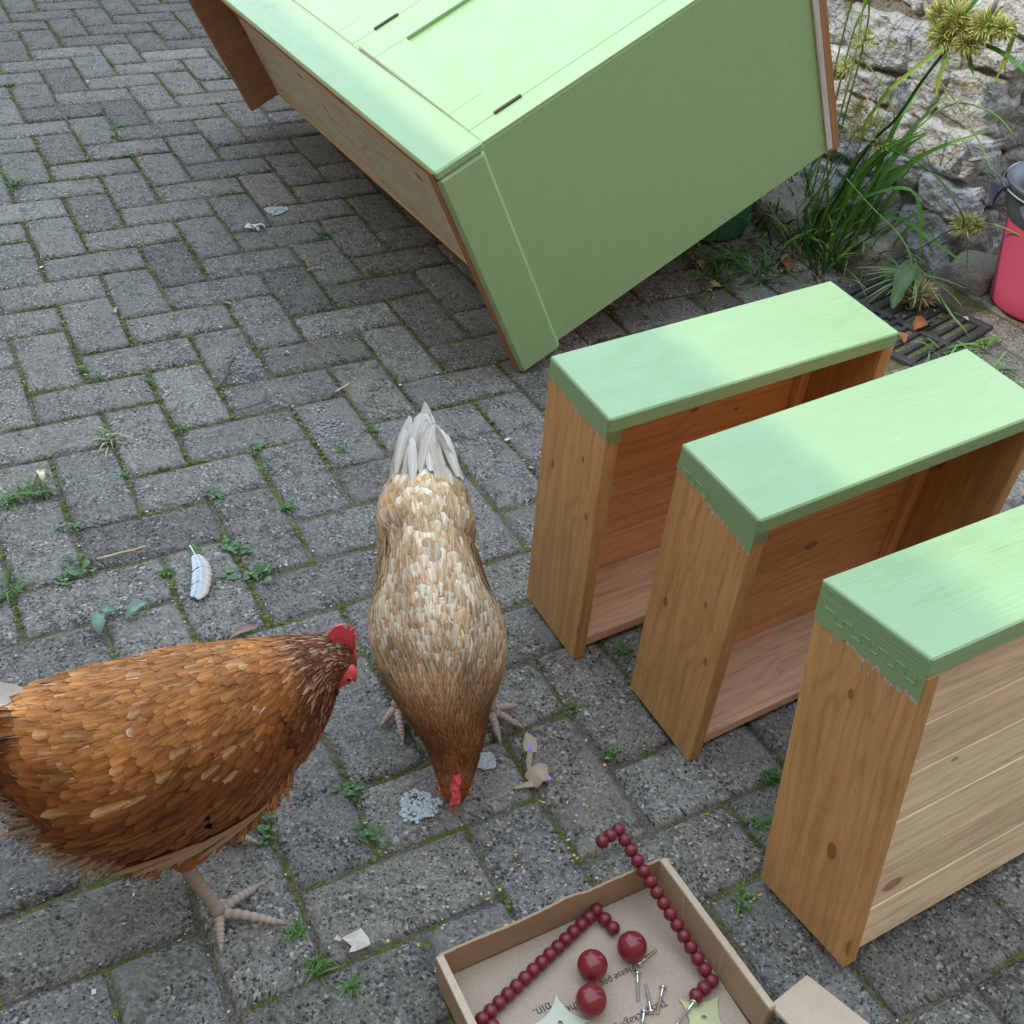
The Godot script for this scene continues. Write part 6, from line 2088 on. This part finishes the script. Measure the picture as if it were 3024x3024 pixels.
		if k == 0:
			ball(G, Vector3(-0.0015, 0.0128, 0.0015), Vector3(0.0042, 0.0006, 0.0046), vc, 14, Basis(Vector3.RIGHT, 0.3))
		else:
			ball(G, Vector3(0.0105, 0.0105, 0.0065), Vector3(0.0042, 0.0006, 0.0036), vc, 14, Basis(Vector3(0, 0, 1), -0.35))
		part("violet_print", G.mesh(), M.dry, t)
	# lichen
	var li := [[0.164, 0.757, 0.024, "round white lichen patch on the paver left of the pecking beak"], [0.262, 0.731, 0.014, "small white lichen patch on the paver right of the pecking head"], [0.270, -0.243, 0.030, "pale grey stain of lichen beside the dark bent twig"], [0.333, -0.008, 0.026, "faint white lichen blotch on the paver left of the hen's tail"], [0.526, -0.870, 0.026, "bright white lichen patch near the sideboard's far shadow"], [0.572, 0.215, 0.026, "pale lichen blotch between the first drawer and the pale hen"]]
	for l in li:
		var t := thing("lichen_patch", l[3], "lichen", T(l[0], 0.0004, l[1]))
		G = Geo.new()
		var strong: bool = l[3].contains("white lichen patch")
		for k in (300 if strong else 90):
			var a := rr(0, TAU)
			var r: float = sqrt(rng.randf()) * l[2] * (1.0 + 0.14 * sin(a * 3.0 + l[0] * 40.0) + 0.08 * sin(a * 7.0))
			if rng.randf() < 0.06:
				continue
			var p := Vector3(cos(a) * r, 0, sin(a) * r * 0.85)
			var s := rr(0.0012, 0.0030)
			var c := Color(0.50, 0.53, 0.51) * rr(0.75, 1.15) if strong else Color(0.245, 0.25, 0.245) * rr(0.85, 1.15)
			var b := rr(0, TAU)
			var q0 := []
			for m in 5:
				q0.append(p + Vector3(cos(b + m * TAU / 5), 0, sin(b + m * TAU / 5)) * s * rr(0.7, 1.2))
			var top := p + Vector3(0, rr(0.0006, 0.0016), 0)
			for m in 5:
				G.flat(q0[m], q0[(m + 1) % 5], top, Vector3.UP, Vector2.ZERO, Vector2.ZERO, Vector2.ZERO, c)
		part("crust", G.mesh(), M.vcol, t)

func card_scrap(called: String, label: String, at: Vector3, outl: Array, col: Color, violet: bool) -> void:
	var o := thing(called, label, "card", Transform3D(Basis(), at))
	var G := Geo.new()
	var mid := Vector3(0, 0.004 if violet else 0.001, 0)
	var P := []
	for k in outl.size():
		P.append(Vector3(outl[k][0], (0.010 * absf(sin(k * 1.7)) if violet else rr(0, 0.002)), outl[k][1]))
	for k in P.size():
		var a: Vector3 = P[k]
		var b: Vector3 = P[(k + 1) % P.size()]
		for s in [0.0, 1.0]:
			var d := Vector3(0, -0.0014 * s, 0)
			G.flat(a + d, b + d, mid + d, Vector3.UP * (1.0 - 2.0 * s), Vector2.ZERO, Vector2.ZERO, Vector2.ZERO, col * (1.0 if k % 3 else 0.85))
		G.quad(a, b, b + Vector3(0, -0.0014, 0), a + Vector3(0, -0.0014, 0), a - mid, Vector2.ZERO, Vector2.ZERO, Vector2.ZERO, Vector2.ZERO, col * 0.9)
	part("sheet", G.mesh(), M.dry, o)
	if violet:
		G = Geo.new()
		var k := 2 if at.z < 0.76 else 4
		var a: Vector3 = P[k] * 0.85 + Vector3(0, 0.0012, 0)
		var b: Vector3 = P[(k + 1) % P.size()] * 0.85 + Vector3(0, 0.0012, 0)
		var c := a.lerp(b, 0.5) * 0.45 + mid * 0.5 + Vector3(0, 0.0016, 0)
		G.flat(a, b, c, Vector3.UP, Vector2.ZERO, Vector2.ZERO, Vector2.ZERO, Color(0.42, 0.30, 0.70))
		G.flat(a, c, (a + c) * 0.5 + Vector3(0.002, 0.001, -0.001), Vector3.UP, Vector2.ZERO, Vector2.ZERO, Vector2.ZERO, Color(0.42, 0.30, 0.70))
		part("violet_print", G.mesh(), M.dry, o)

# ------------------------------------------------------------------
func _ready() -> void:
	rng.seed = 20240611
	tone.seed = 5
	tone.frequency = 0.02
	var cam := Camera3D.new()
	cam.name = "camera"
	cam.transform = Transform3D(Basis(CAM_X, CAM_Y, CAM_Z).orthonormalized(), CAM_P)
	cam.fov = CAM_FOV
	cam.near = 0.05
	cam.far = 200.0
	add_child(cam)
	cam.current = true
	var env := Environment.new()
	var sky := Sky.new()
	var sm := ProceduralSkyMaterial.new()
	sm.sky_top_color = Color(0.81, 0.90, 1.0)
	sm.sky_horizon_color = Color(0.93, 0.94, 0.94)
	sm.sky_curve = 0.18
	sm.sky_energy_multiplier = 1.41
	sm.ground_bottom_color = Color(0.30, 0.29, 0.27)
	sm.ground_horizon_color = Color(0.6, 0.6, 0.58)
	sky.sky_material = sm
	env.background_mode = Environment.BG_SKY
	env.sky = sky
	env.tonemap_mode = Environment.TONE_MAPPER_LINEAR
	env.tonemap_exposure = 1.4
	env.sdfgi_enabled = true
	env.ssao_enabled = true
	env.ssil_enabled = true
	var we := WorldEnvironment.new()
	we.name = "world_environment"
	we.environment = env
	add_child(we)
	var sun := DirectionalLight3D.new()
	sun.name = "sun"
	sun.light_color = Color(1.0, 0.95, 0.86)
	sun.light_energy = 0.6
	sun.light_angular_distance = 0.5
	sun.shadow_enabled = true
	add_child(sun)
	sun.look_at_from_position(Vector3.ZERO, Vector3(1.0, -0.9, 0.2), Vector3.UP)
	make_materials()
	M.paint_side = M.paint_smooth
	build_ground()
	build_house()
	build_wall()
	build_sideboard()
	build_drawer("drawer", "stained pine drawer with green front, the far one beside the sideboard", drawer_xf(Vector3(0.443, 0.0082, 0.4991), 0.0204, 0.0631, 0.0419), false, 0)
	build_drawer("drawer", "stained pine drawer with green front, in the middle of the three", drawer_xf(Vector3(0.4848, 0.0082, 0.7066), 0.0401, 0.0625, 0.0395), false, 1)
	build_drawer("drawer", "pine drawer with green front, nearest one, planked underside facing the viewer", drawer_xf(Vector3(0.4661, 0.007, 1.0081), 0.0374, -0.1196, -0.0166), true, 2)
	build_hen(false)
	build_hen(true)
	build_tray()
	build_pots()
	build_sedge()
	build_grass_clump()
	build_drain()
	build_weeds()
	build_litter()
	clean_meta(self)

func drawer_xf(p: Vector3, yaw: float, t1: float, t2: float) -> Transform3D:
	return Transform3D(Basis(Vector3.UP, yaw) * Basis(Vector3(1, 0, 0), t1) * Basis(Vector3(0, 0, 1), t2), p)
